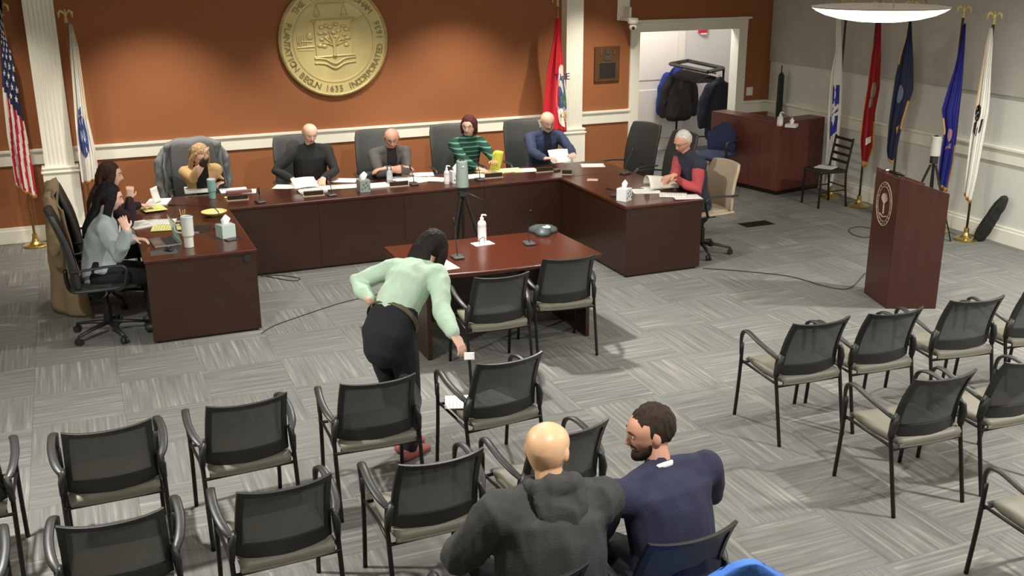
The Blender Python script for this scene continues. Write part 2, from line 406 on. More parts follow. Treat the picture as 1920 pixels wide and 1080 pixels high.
bm = bmesh.new()
for (a, b) in [((-.27, .245), (.26, .265)), ((-.225, .20), (-.215, -.18)), ((.215, .20), (.225, -.18)), ((-.25, -.19), (.25, -.17)), ((-.27, .245), (-.22, .20)), ((.27, .25), (.22, .2))]:
    loft(bm, [SW(a[0], a[1], .04), SW(b[0] if abs(a[0]-b[0]) > .1 or True else a[0], b[1], .04)], .012, seg=6)
finish('shield_border', bm, gold, t)
finish('shield', BX(((-.215, -.045, -.18), (.215, -.03, .245))), gold, t)
bm = bmesh.new()
loft(bm, smooth_path([SW(0, -.18, .045), SW(.0, -.08, .055), SW(-.01, .0, .055)]), [.03, .024, .02, .02, .018, .018, .018, .017, .017, .016, .016], seg=8)
for sx, hy in ((-.12, .05), (.12, .06), (-.06, .12), (.07, .13), (-.15, -.02), (.15, -.01)): loft(bm, [SW(0, -.06, .05), SW(sx*.5, hy*.4-.02, .058), SW(sx, hy, .055)], [.014, .011, .008], seg=6)
finish('tree_trunk', bm, gold, t, smooth=True)
bm = bmesh.new(); rr = random.Random(3)
for px, py in [(-.15, .16), (-.09, .18), (-.16, .09), (-.1, .1), (-.15, .02), (-.09, .04), (-.04, .16), (.03, .19), (.0, .1), (.06, .12), (.12, .17), (.16, .13), (.13, .07), (.17, .03), (.1, .02), (-.17, -.05), (-.12, -.06), (.15, -.05), (.03, .05)]:
    ellip(bm, SW(px, py, .048), (rr.uniform(.03, .045), .018, rr.uniform(.02, .03)), sub=2)
tag(finish('tree_foliage', bm, gold, t, smooth=True), kind='stuff')
bm = bmesh.new()
path = smooth_path([SW(-.25, -.205, .045), SW(-.12, -.215, .05), SW(0, -.27, .055), SW(.12, -.215, .05), SW(.26, -.20, .045)])
loft(bm, path, [(.006, .012)]*len(path), seg=6)
loft(bm, [p+V((0, 0, -.055)) for p in path], [(.006, .012)]*len(path), seg=6)
finish('ribbon_scroll', bm, gold, t, smooth=True)
bm = bmesh.new()
for sx in (-.19, .14):
    for k in (-1, 1): loft(bm, [SW(sx, .43, .04), SW(sx+k*.04, .30, .04)], .005, seg=5)
    ellip(bm, SW(sx, .295, .04), (.05, .012, .014))
loft(bm, [SW(-.2, .44, .042), SW(.16, .44, .042)], .008, seg=6)
finish('scales', bm, gold, t)
bm = bmesh.new()
loft(bm, [SW(-.45, -.07, .04), SW(-.24, -.06, .04)], .012, seg=6); loft(bm, [SW(-.44, -.1, .04), SW(-.25, -.1, .04)], .006, seg=6)
loft(bm, [SW(-.43, .0, .04), SW(-.4, -.06, .04)], .01, seg=6); ellip(bm, SW(-.29, .06, .035), (.045, .02, .05)); loft(bm, [SW(-.4, .0, .04), SW(-.27, .0, .045)], .01, seg=6)
for k in range(5): loft(bm, [SW(-.44+.025*k, -.05, .04), SW(-.45+.03*k, .07, .04)], .006, seg=5)
for k in range(3): loft(bm, [SW(.24+.03*k, .2+.01*k, .04), SW(.34+.03*k, .27+.01*k, .045)], .008, seg=5)
tag(finish('tools_relief', bm, gold, t), kind='stuff')

# ================================================================ dais desks
X0, X1, X2, X3, YD, YB, E1, E2, H = .369, 1.292, 4.90, 5.80, 10.412, 11.16, 8.79, 8.87, .74
def desktop(name, pts, parent, z0=H-.035, z1=H):
    bm = bmesh.new(); prism(bm, pts, z0, z1); return finish(name, bm, wood_top_lit, parent, bevel=.01)
def P4(x0, y0, x1, y1): return [(x0, y0), (x1, y0), (x1, y1), (x0, y1)]
dl = thing('desk', 'left wing of the dark mahogany dais desk, with laptop and mugs on it', 'desk', (0, 0, 0))
desktop('top', P4(X0, E1, X1, YD-.002), dl)
finish('end_panel', BX(((X0+.012, E1+.012, .02), (X1-.012, E1+.045, H-.036))), wood, dl, bevel=.003)
finish('front_panel', BX(((X1-.05, E1+.047, .02), (X1-.02, YD+.02, H-.036))), wood, dl, bevel=.003)
finish('kick_board', BX(((X0+.05, E1+.03, 0), (X1-.05, E1+.05, .02)), ((X1-.07, E1+.05, 0), (X1-.05, YD, .02))), wood_dark, dl)
finish('grommet', LT([(.03, 0), (.03, .006), (.02, .006)], (0, 0, 0)), black_plastic, dl); g = bpy.context.scene.objects[-1] if False else None
db = thing('desk', 'long back section of the dark mahogany dais desk where five members sit', 'desk', (0, 0, 0))
desktop('top', P4(X0, YD, X3, YB), db)
nx = 4
for k in range(nx):
    a = X1-.02+(X2-X1+.04)*k/nx; b = X1-.02+(X2-X1+.04)*(k+1)/nx
    finish('front_panel', BX(((a+.001, YD+.02, .02), (b-.001, YD+.05, H-.036))), wood, db, bevel=.0015)
finish('kick_board', BX(((X1, YD+.04, 0), (X2, YD+.06, .02))), wood_dark, db)
for x in (X0+.02, X3-.05): finish('end_panel', BX(((x, YD+.05, 0), (x+.03, YB-.04, H-.036))), wood, db)
dr = thing('desk', 'right wing of the dark mahogany dais desk, with tissue box and spread papers', 'desk', (0, 0, 0))
desktop('top', P4(X2, E2, X3, YD-.002), dr)
finish('end_panel', BX(((X2+.012, E2+.012, .02), (X3-.012, E2+.045, H-.036))), wood, dr, bevel=.003)
finish('front_panel', BX(((X2+.02, E2+.047, .02), (X2+.05, YD-.26-.6, H-.036))), wood, dr, bevel=.0015)
finish('front_panel', BX(((X2+.02, YD-.858, .02), (X2+.05, YD+.02, H-.036))), wood, dr, bevel=.0015)
finish('kick_board', BX(((X2+.05, E2+.03, 0), (X3-.05, E2+.05, .02)), ((X2+.05, E2+.05, 0), (X2+.07, YD, .02))), wood_dark, dr)
# cable grommets on the end panels (round dark holes)
for par, (u, v), yy in ((dl, (464, 483), E1+.012), (dr, (1187, 403), E2+.012)):
    p = at(u, v, y=yy); b_ = LT([(.032, 0), (.032, .008), (.022, .008)], (0, 0, 0))
    for q in b_.verts: q.co = V((q.co.x, -q.co.z, q.co.y))
    o = finish('cable_grommet', b_, black_plastic, par); o.location = (p.x, yy, p.z)
for o in [o for o in bpy.data.objects if o.name.startswith('grommet')]: bpy.data.objects.remove(o)
# witness table
tb = thing('table', 'mahogany witness table with conference phone in front of the dais', 'table', (0, 0, 0))
TXL, TXR, TYB, TYF = 2.33, 3.90, 8.36, 7.50
pts = [(TXL-.03, TYB+.06), (TXR-.02, TYB)]
for k in range(11):
    q = k/10; pts.append((TXR+.02-(TXR-TXL+.06)*q, TYF-.02-.10*math.sin(PI*q)))
desktop('top', pts, tb)
for x in (TXL+.06, TXR-.1): finish('side_panel', BX(((x, TYF+.03, 0), (x+.035, TYB-.08, H-.036))), wood, tb, bevel=.003)
finish('modesty_panel', BX(((TXL+.096, TYB-.28, .12), (TXR-.101, TYB-.25, H-.036))), wood, tb, bevel=.003)

# reception counter in the corner
counter_wood_lit = mat('counter_veneer_lit', (104, 58, 48), .42, var=.16, scale=(9, 9, 1.1), nscale=1.6, coat=.15)  # cherry veneer made lighter, light falling on the counter is in its colour
ct = thing('reception_counter', 'red brown wooden reception counter in the corner by the doorway', 'counter', (0, 0, 0))
A, B, C_, D_ = V((8.30, 12.62)), V((8.555, 11.36)), V((9.40, 11.53)), V((9.40, 12.80))
def slab(p, q, th, z0, z1, name, m, par):
    d = (q-p).normalized(); n = V((-d.y, d.x)); bm = bmesh.new()
    prism(bm, [p, q, q+n*th, p+n*th], z0, z1); return finish(name, bm, m, par, bevel=.003)
HC = .985
slab(A, B, .03, .06, HC-.035, 'side_panel', counter_wood_lit, ct); slab(B, C_, .03, .06, HC-.035, 'front_panel', counter_wood_lit, ct)
slab(A, B, .28, HC-.035, HC, 'ledge', counter_wood_lit, ct); slab(B+V((.28, .05)), C_, .28, HC-.037, HC-.002, 'ledge', counter_wood_lit, ct)
slab(A+V((.3, .0)), B+V((.3, .3)), .03, .06, HC-.04, 'inner_panel', wood, ct)
slab(A+V((.02, 0)), B+V((.02, .02)), .02, 0, .06, 'kick_board', wood_dark, ct); slab(B+V((.02, .03)), C_+V((0, .02)), .02, 0, .06, 'kick_board', wood_dark, ct)
bm = bmesh.new(); prism(bm, [B+V((.1, .1)), C_+V((0, .1)), D_, A+V((.2, -.05))], .70, .73); finish('worktop', bm, wood, ct)

# lectern
PA, PB_, PC = V((6.79, 7.545)), V((6.655, 7.085)), V((7.07, 6.905))
PDv = PA+(PC-PB_)
lc = thing('lectern', 'tall red mahogany lectern with an oval crest on its front', 'lectern', (0, 0, 0))
def quadprism(name, base, tops, m, par, **k):
    bm = bmesh.new(); lo = [bm.verts.new((p.x, p.y, .0)) for p in base]; hi = [bm.verts.new((p.x, p.y, z)) for p, z in zip(base, tops)]
    bm.faces.new(lo[::-1]); bm.faces.new(hi)
    for i in range(4): bm.faces.new((lo[i], lo[(i+1) % 4], hi[(i+1) % 4], hi[i]))
    return finish(name, bm, m, par, **k)
e1 = (PC-PB_).normalized(); e2 = (PA-PB_).normalized(); Lw = (PC-PB_).length; Ww = (PA-PB_).length
hf, hb = 1.225, 1.075
def LP(a, b): return PB_+e1*a+e2*b
quadprism('side_panel', [LP(.0, 0), LP(Lw, 0), LP(Lw, .025), LP(0, .025)], [hf, hb, hb, hf], wood_red, lc, bevel=.003)
quadprism('side_panel', [LP(.0, Ww-.025), LP(Lw, Ww-.025), LP(Lw, Ww), LP(0, Ww)], [hf, hb, hb, hf], wood_red, lc, bevel=.003)
quadprism('front_panel', [LP(-.001, .026), LP(.024, .026), LP(.024, Ww-.026), LP(-.001, Ww-.026)], [hf-.02]*4, wood_red, lc, bevel=.002)
bm = bmesh.new()
q = [LP(.03, .026), LP(Lw-.02, .026), LP(Lw-.02, Ww-.026), LP(.03, Ww-.026)]; zz = [hf-.05, hb-.05, hb-.05, hf-.05]
lo = [bm.verts.new((p.x, p.y, z-.02)) for p, z in zip(q, zz)]; hi = [bm.verts.new((p.x, p.y, z)) for p, z in zip(q, zz)]
bm.faces.new(lo[::-1]); bm.faces.new(hi)
for i in range(4): bm.faces.new((lo[i], lo[(i+1) % 4], hi[(i+1) % 4], hi[i]))
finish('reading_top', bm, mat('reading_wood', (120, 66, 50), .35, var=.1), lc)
p1, p2 = LP(Lw-.05, .03), LP(Lw-.05, Ww-.03)
for z in (.35, .75): 
    bm = bmesh.new(); prism(bm, [LP(.03, .026), LP(Lw-.03, .026), LP(Lw-.03, Ww-.026), LP(.03, Ww-.026)], z, z+.02); finish('shelf', bm, wood_red, lc)
# crest rings on the front face
crest = mat('crest_grey', (178, 160, 142), .5); nf = V((-e1.x, -e1.y, 0)); tf = V((e2.x, e2.y, 0)); cc = V((*LP(-.004, Ww*.5), .93))
def crestpt(a, b, d=.004): return cc+tf*a+V((0, 0, b))+nf*d
bm = bmesh.new()
for rx, ry, th in ((.15, .20, .0045), (.12, .16, .003)):
    pts = [crestpt(rx*math.cos(2*PI*k/40), ry*math.sin(2*PI*k/40)) for k in range(41)]; loft(bm, pts, th, seg=5, caps=False)
finish('crest_ring', bm, crest, lc)
bm = bmesh.new()
loft(bm, [crestpt(0, -.09), crestpt(0, .0)], .008, seg=6)
for k in range(9): a = PI*k/8; loft(bm, [crestpt(0, -.0), crestpt(.06*math.cos(a), .05+.05*math.sin(a))], .005, seg=5)
loft(bm, [crestpt(-.07, -.1), crestpt(0, -.12), crestpt(.07, -.1)], .006, seg=5)
for k in range(20): a = 2*PI*k/20; loft(bm, [crestpt(.128*math.cos(a), .171*math.sin(a)), crestpt(.142*math.cos(a), .19*math.sin(a))], .003, seg=4)
tag(finish('crest_tree', bm, crest, lc), kind='stuff')
ml = LP(.10, Ww*.55)
mi = thing('microphone', 'black microphone with silver rim lying on the lectern top', 'microphone', (ml.x, ml.y, hf-.065))
finish('barrel', TB(([(-.02, .10, .055), (.0, .0, .045), (.02, -.06, .04)], [.012, .014, .011]), seg=8), black_metal, mi, smooth=True)
bm = bmesh.new(); ellip(bm, (-.022, .115, .056), (.024, .028, .024)); finish('grille', bm, chrome, mi, smooth=True)
finish('stand', BX(((-.03, -.04, 0.0), (.03, .04, .035))), black_plastic, mi, bevel=.006)

# pendant lamp
pc = at(1650, 14, y=5.75)
pd = thing('pendant_lamp', 'round glowing white bowl pendant lamp hanging near right wall', 'lamp', (pc.x, pc.y, pc.z))
RR = .445
finish('bowl', LT([(RR, 0), (RR*.93, -.022), (RR*.8, -.048), (RR*.6, -.072), (RR*.35, -.088), (.03, -.094), (.001, -.094)], seg=48),
       mat('glowing_opal_glass', (255, 246, 228), .4, emit=3.0), pd, smooth=True)
finish('rim', LT([(RR*.2, .003), (RR+.002, .0), (RR+.003, .006), (RR*.9, .012), (RR*.2, .02)], seg=48), mat('pendant_metal', (120, 108, 90), .5, metal=.4), pd)
finish('stem', TB(([(0, 0, .03), (0, 0, ZC-pc.z)], .012)), MATS['pendant_metal'], pd)
for a in (0, 2.1, 4.2): finish('cord', TB(([(RR*.9*math.cos(a), RR*.9*math.sin(a), .02), (0, 0, .55)], .004), seg=5), MATS['pendant_metal'], pd)
lamp('pendant_own_light', 'POINT', (pc.x, pc.y, pc.z-.25), 45, (1, .94, .84), .22)

# ================================================================ chairs
def bsurf(s, t, w_=.215):
    return V((w_*s*(1.07-.06*t), -(.148+.122*t**1.9)-.05*(1-s*s), .455+.395*t))
def make_side_chair():
    t = thing('chair', 'x', 'chair')
    for sx in (-1, 1):
        fr = smooth_path([(sx*.252, .275, 0), (sx*.252, .245, .3), (sx*.256, .225, .56)], 3)
        finish('leg', TB((fr, .0125), seg=8), black_metal, t, smooth=True)
        rr_ = [(sx*.252, -.275, 0), (sx*.252, -.25, .12), (sx*.252, -.205, .34), (sx*.252, -.175, .50), (sx*.25, -.185, .60)]
        finish('leg', TB((smooth_path(rr_, 3), .0125), seg=8), black_metal, t, smooth=True)
        bm = bmesh.new()
        path = smooth_path([(sx*.257, .236, .48), (sx*.26, .236, .59), (sx*.264, .205, .652), (sx*.275, .13, .672), (sx*.282, .0, .650), (sx*.268, -.12, .618), (sx*.24, -.185, .585)], 4)
        n = len(path)
        loft(bm, path, [((.012+.010*min(1, max(0, (i/n-.12)*5))*(1 if i/n < .82 else max(.3, 1-(i/n-.82)*4))), .010) for i in range(n)], side=(1, 0, 0), seg=8, caps='round')
        finish('armrest', bm, black_plastic, t, smooth=True)
        bm = bmesh.new(); loft(bm, [(sx*.252, -.178, .47), (sx*.248, -.19, .55), (sx*.232, -.20, .62)], [(.016, .022), (.02, .03), (.012, .025)], side=(1, 0, 0), seg=8)
        finish('bracket', bm, black_plastic, t, smooth=True)
        finish('side_rail', TB(([(sx*.252, -.19, .415), (sx*.24, .0, .412), (sx*.252, .245, .43)], .009), seg=6), black_metal, t, smooth=True)
    finish('cross_rail', TB(([(-.252, -.20, .40), (.252, -.20, .40)], .009), seg=6), black_metal, t, smooth=True)
    finish('cross_rail', TB(([(-.252, .225, .415), (.252, .225, .415)], .009), seg=6), black_metal, t, smooth=True)
    # seat cushion with rounded rear roll
    bm = bmesh.new(); rings = []
    prof = [(-.215, .415, .006), (-.225, .44, .02), (-.205, .462, .025), (-.15, .458, .03), (0, .452, .032), (.14, .460, .032), (.215, .452, .026), (.25, .425, .012)]
    for y, z, th in prof:
        w_ = .225 if y < .2 else .205
        row = []
        for k in range(11):
            s = -1+.2*k; row.append((s*w_, y, z+.008*s*s-.004))
        rings.append((row, th))
    top = [[bm.verts.new(p) for p in r] for r, _ in rings]
    bot = [[bm.verts.new((p[0]*.96, p[1], p[2]-th*1.5)) for p in r] for r, th in rings]
    R_, C2 = len(top), 11
    for g in (top, bot):
        for i in range(R_-1):
            for j in range(C2-1): bm.faces.new((g[i][j], g[i][j+1], g[i+1][j+1], g[i+1][j]))
    for i in range(R_-1):
        bm.faces.new((top[i][0], top[i+1][0], bot[i+1][0], bot[i][0])); bm.faces.new((top[i][-1], bot[i][-1], bot[i+1][-1], top[i+1][-1]))
    for j in range(C2-1):
        bm.faces.new((top[0][j], bot[0][j], bot[0][j+1], top[0][j+1])); bm.faces.new((top[-1][j], top[-1][j+1], bot[-1][j+1], bot[-1][j]))
    finish('seat', bm, beige, t, smooth=True)
    # back frame: ring between outer outline and mesh opening
    bm = bmesh.new(); N = 14
    out, inn = [], []
    a, b0, b1 = .86, .20, .925
    for k in range(N+1): q = -1+2*k/N; out.append((q, 0+.05*(abs(q)**3))); inn.append((q*a, b0))
    for k in range(1, 7): q = k/6; out.append((1, .05+.95*q)); inn.append((a, b0+(b1-b0)*q))
    for k in range(1, N+1): q = 1-2*k/N; out.append((q, 1+.035*(abs(q)**4))); inn.append((q*a, b1))
    for k in range(1, 6): q = 1-k/6; out.append((-1, .05+.95*q)); inn.append((-a, b0+(b1-b0)*q))
    out[N+6] = (1, 1.035)
    th = .011; n = len(out); vo = {}
    for key, L_ in (('o', out), ('i', inn)):
        for sgn in (-1, 1):
            vo[key, sgn] = [bm.verts.new(bsurf(*p)+V((0, sgn*th, 0))) for p in L_]
    for i in range(n):
        j = (i+1) % n
        bm.faces.new((vo['o', 1][i], vo['o', 1][j], vo['i', 1][j], vo['i', 1][i])); bm.faces.new((vo['o', -1][i], vo['i', -1][i], vo['i', -1][j], vo['o', -1][j]))
        bm.faces.new((vo['o', 1][i], vo['o', -1][i], vo['o', -1][j], vo['o', 1][j])); bm.faces.new((vo['i', 1][i], vo['i', 1][j], vo['i', -1][j], vo['i', -1][i]))
    bf = finish('back_frame', bm, black_plastic, t, bevel=.003)
    bm = bmesh.new(); g = [[bm.verts.new(bsurf(-a+2*a*i/10, b0+(b1-b0)*j/5)) for i in range(11)] for j in range(6)]
    for j in range(5):
        for i in range(10): bm.faces.new((g[j][i], g[j][i+1], g[j+1][i+1], g[j+1][i]))
    finish('back_mesh', bm, mesh_cloth, t, smooth=True)
    return t
ch0 = make_side_chair()
GRP = 'mesh back side chairs'
chairs = [
 ((2.79, 7.17, 0), -2.5, 'black mesh chair at the witness table, left of the pair'),
 ((3.47, 7.40, 0), -6, 'black mesh chair at the witness table, right of the pair'),
 ((2.17, 5.60, 0), 5, 'front row chair with white papers on its seat, touched by standing woman'),
 ((1.40, 5.60, 0), -2, 'front row mesh chair directly behind the standing woman'),
 ((.65, 5.60, 0), 3, 'front row mesh chair, second left of the standing woman'),
 ((-.05, 5.55, 0), 1, 'front row mesh chair, third left of the standing woman'),
 ((-.79, 5.60, 0), 0, 'front row mesh chair cut by left edge of the photo'),
 ((-.80, 4.60, 0), 0, 'second row mesh chair barely showing at left edge of the photo'),
 ((-.06, 4.58, 0), -2, 'second row mesh chair at bottom left corner of the photo'),
 ((.66, 4.59, 0), 2.5, 'second row mesh chair, second from the photo bottom left'),
 ((1.40, 4.56, 0), 1.5, 'second row mesh chair just left of the bald man in black jacket'),
 ((2.09, 4.60, 0), 6, 'second row mesh chair directly in front of the bald man in black jacket'),
 ((2.13, 3.50, 0), 2, 'mesh chair the bearded man in navy suit sits on'),
 ((1.42, 3.47, 0), 2, 'mesh chair the bald man in black jacket sits on, hidden under him'),
 ((4.31, 5.41, 0), -2, 'right block front row mesh chair, leftmost, nearest the centre aisle'),
 ((4.89, 5.37, 0), -3, 'right block front row mesh chair, second from the aisle'),
 ((5.60, 5.35, 0), -7, 'right block front row mesh chair, third from the aisle'),
 ((6.26, 5.33, 0), -5, 'right block front row mesh chair cut by right edge of the photo'),
 ((4.36, 4.39, 0), -2, 'right block second row mesh chair beside the aisle, seen whole'),
 ((5.02, 4.38, 0), -2, 'right block second row mesh chair at right edge of the photo'),
 ((4.29, 3.24, 0), -2, 'right block third row mesh chair, only arm and seat in bottom right corner'),
]
CHOBJ = []
for i, (l, r, lab) in enumerate(chairs):
    if i == 0: o = ch0; o.location = l; o.rotation_euler = (0, 0, math.radians(r)); o['label'] = lab; o['group'] = GRP
    else: o = dup(ch0, l, math.radians(r), lab, GRP)
    CHOBJ.append(o)

def make_office_chair(name, label, m, htop=1.15, wid=.25, arm=True, seat_m=None, lean=.14, rnd=False):
    t = thing(name, label, 'chair')
    for k in range(5):
        a = 2*PI*k/5+.3; c, s = math.cos(a), math.sin(a); bm = bmesh.new()
        loft(bm, [(.03*c, .03*s, .115), (.18*c, .18*s, .10), (.315*c, .315*s, .075)], [(.026, .02), (.022, .016), (.017, .012)], side=(-s, c, 0), seg=8)
        L_ = finish('base_leg', bm, black_plastic, t, smooth=True)
        bm = bmesh.new()
        for dx in (-.016, .016):
            ctr = V((.315*c, .315*s, .03))+V((-s, c, 0))*dx
            loft(bm, [ctr-V((-s, c, 0))*.009, ctr+V((-s, c, 0))*.009], .03, seg=14)
        loft(bm, [(.315*c, .315*s, .03), (.315*c, .315*s, .08)], .008, seg=6)
        finish('caster', bm, black_plastic, L_, smooth=False)
    finish('gas_column', LT([(.035, .10), (.035, .28), (.022, .28), (.022, .42)]), black_metal, t)
    finish('mechanism', BX(((-.09, -.12, .40), (.09, .12, .44))), black_metal, t, bevel=.01)
    bm = bmesh.new(); loft(bm, [(0, -.23, .475), (0, -.1, .475), (0, .12, .475), (0, .23, .465)], [(.24, .035), (.255, .042), (.255, .042), (.23, .034)], side=(1, 0, 0), seg=16, caps='round')
    finish('seat', bm, seat_m or m, t, smooth=True)
    bm = bmesh.new(); n = 9; rows = []
    for i in range(n):
        q = i/(n-1); z = .50+(htop-.50)*q; y = -.235-lean*q+.03*math.sin(q*PI)
        for sgn in (1, -1):
            pass
        wd = wid*(1-.06*(2*q-1)**2)*(.94 if q > .97 else 1); wd *= math.sqrt(max(.12, 1-.88*max(0, (q-.45)/.55)**2.6)) if rnd else 1
        rows.append([(s*wd, y+.035*s*s, z-((.05 if rnd else .012)*s*s if q > .7 else 0)) for s in [-1+.25*k for k in range(9)]])
    fr = [[bm.verts.new((p[0], p[1]+.022, p[2])) for p in r] for r in rows]; bk = [[bm.verts.new((p[0], p[1]-.018, p[2])) for p in r] for r in rows]
    for g in (fr, bk):
        for i in range(n-1):
            for j in range(8): bm.faces.new((g[i][j], g[i][j+1], g[i+1][j+1], g[i+1][j]))
    for i in range(n-1):
        for j in (0, 8): bm.faces.new((fr[i][j], fr[i+1][j], bk[i+1][j], bk[i][j]))
    for j in range(8):
        for i in (0, n-1): bm.faces.new((fr[i][j], fr[i][j+1], bk[i][j+1], bk[i][j]))
    finish('backrest', bm, m, t, smooth=True, bevel=.01)
    finish('back_bar', TB((smooth_path([(0, -.05, .42), (0, -.26, .43), (0, -.29, .62)]), .018)), black_metal, t, smooth=True)
    if arm:
        for sx in (-1, 1):
            path = smooth_path([(sx*.24, .08, .46), (sx*.29, .14, .50), (sx*.30, .17, .66), (sx*.30, .05, .685), (sx*.29, -.12, .675), (sx*.25, -.255, .66)], 4)
            bm = bmesh.new(); loft(bm, path, [(.02, .011)]*len(path), side=(1, 0, 0), seg=8, caps='round'); finish('armrest', bm, black_plastic, t, smooth=True)
    return t
oc = make_office_chair('office_chair', 'x', black_leather)
OG = 'black high back office chairs'
office = [
 ((1.15, 11.66, 0), 180, 'black office chair with a grey coat over its back, under blonde woman'),
 ((2.28, 11.68, 0), 182, 'black high back office chair behind the man in black turtleneck'),
 ((3.22, 11.72, 0), 176, 'black high back office chair behind the bald man in grey cardigan'),
 ((4.16, 11.74, 0), 178, 'black high back office chair behind the woman in green striped sweater'),
 ((5.10, 11.68, 0), 178, 'black high back office chair behind the bald man in blue blazer'),
 ((6.12, 11.08, 0), 108, 'empty black office chair nearest the pilaster, tipped away from the desk'),
 ((6.16, 10.35, 0), 96, 'empty black office chair directly behind the white-haired man'),
 ((.11, 10.18, 0), -90, 'black office chair with a long tan coat draped over its back'),
 ((.05, 9.22, 0), -88, 'black office chair under the woman in grey sweater, casters in view'),
]
OCH = []
for i, (l, r, lab) in enumerate(office):
    if i == 0: o = oc; o.location = l; o.rotation_euler = (0, 0, math.radians(r)); o['label'] = lab; o['group'] = OG
    else: o = dup(oc, l, math.radians(r), lab, OG)
    OCH.append(o)
tc_ = make_office_chair('office_chair', 'tan office chair under the white-haired man in vest', tan_leather, htop=1.0, wid=.255, arm=True, lean=.08)
tc_.location = (6.12, 9.38, 0); tc_.rotation_euler = (0, 0, math.radians(92))
bc = make_office_chair('task_chair', 'navy blue fabric task chair behind the reception counter', navy_fab, htop=.90, wid=.22, lean=.05, rnd=True)
bc.location = (8.02, 12.10, 0); bc.rotation_euler = (0, 0, math.radians(115))

# black ladder-back chair
lb = thing('ladder_back_chair', 'black metal ladder-back chair with papers on its seat by grey wall', 'chair', (8.80, 10.70, 0), math.radians(86))
for sx in (-1, 1):
    finish('leg', TB(([(sx*.185, .19, 0), (sx*.18, .18, .44)], .015)), black_metal, lb)
    finish('leg', TB((smooth_path([(sx*.19, -.22, 0), (sx*.18, -.19, .3), (sx*.18, -.19, .5), (sx*.18, -.25, .87)]), .014)), black_metal, lb, smooth=True)
for z, y in ((.56, -.20), (.65, -.212), (.74, -.228), (.84, -.245)): finish('slat', BX(((-.175, y-.008, z-.018), (.175, y+.008, z+.018))), black_metal, lb, bevel=.003)
finish('seat', BX(((-.2, -.2, .44), (.2, .21, .475))), mat('black_vinyl', (34, 33, 32), .5), lb, bevel=.015)
finish('stretcher', TB(([(-.18, -.2, .25), (.18, -.2, .25)], .009), ([(-.185, .185, .2), (-.185, -.2, .22)], .009), ([(.185, .185, .2), (.185, -.2, .22)], .009)), black_metal, lb)

# ================================================================ people
def remeshed(name, bm, m, parent, voxel, sm=2, post=None, deci=1.):
    o = finish(name, bm, m, parent, smooth=True)
    r = o.modifiers.new('r', 'REMESH'); r.mode = 'VOXEL'; r.voxel_size = voxel; r.use_smooth_shade = True
    s_ = o.modifiers.new('s', 'SMOOTH'); s_.factor = .5; s_.iterations = sm
    if deci < 1: d = o.modifiers.new('d', 'DECIMATE'); d.ratio = deci
    dg = bpy.context.evaluated_depsgraph_get(); me = bpy.data.meshes.new_from_object(o.evaluated_get(dg))
    o.modifiers.clear(); old = o.data; o.data = me; me.name = name; bpy.data.meshes.remove(old)
    if not me.materials:
        for q in (m if isinstance(m, list) else [m]): me.materials.append(q)
    if post:
        b = bmesh.new(); b.from_mesh(me); post(b); b.to_mesh(me); b.free()
    for p in me.polygons: p.use_smooth = True
    return o
def RY(a): return Matrix.Rotation(a, 3, 'Y')
def rot_head(yaw, pitch, roll=0): return Matrix.Rotation(yaw, 3, 'Z') @ Matrix.Rotation(-pitch, 3, 'X') @ Matrix.Rotation(roll, 3, 'Y')
def folds(b, amp, freq, seed, axis=V((1, 1, .45))):
    off = V((seed*7.1, seed*3.3, seed))
    b.normal_update()
    d = []
    for v in b.verts:
        p = V((v.co.x*axis.x, v.co.y*axis.y, v.co.z*axis.z))*freq+off
        n1 = noise.noise(p); n2 = noise.noise(p*2.3)
        d.append(amp*(1-abs(n1)*3.2)*.7+amp*.35*n2)
    for v, k in zip(b.verts, d): v.co += v.normal*k
class Fig: pass
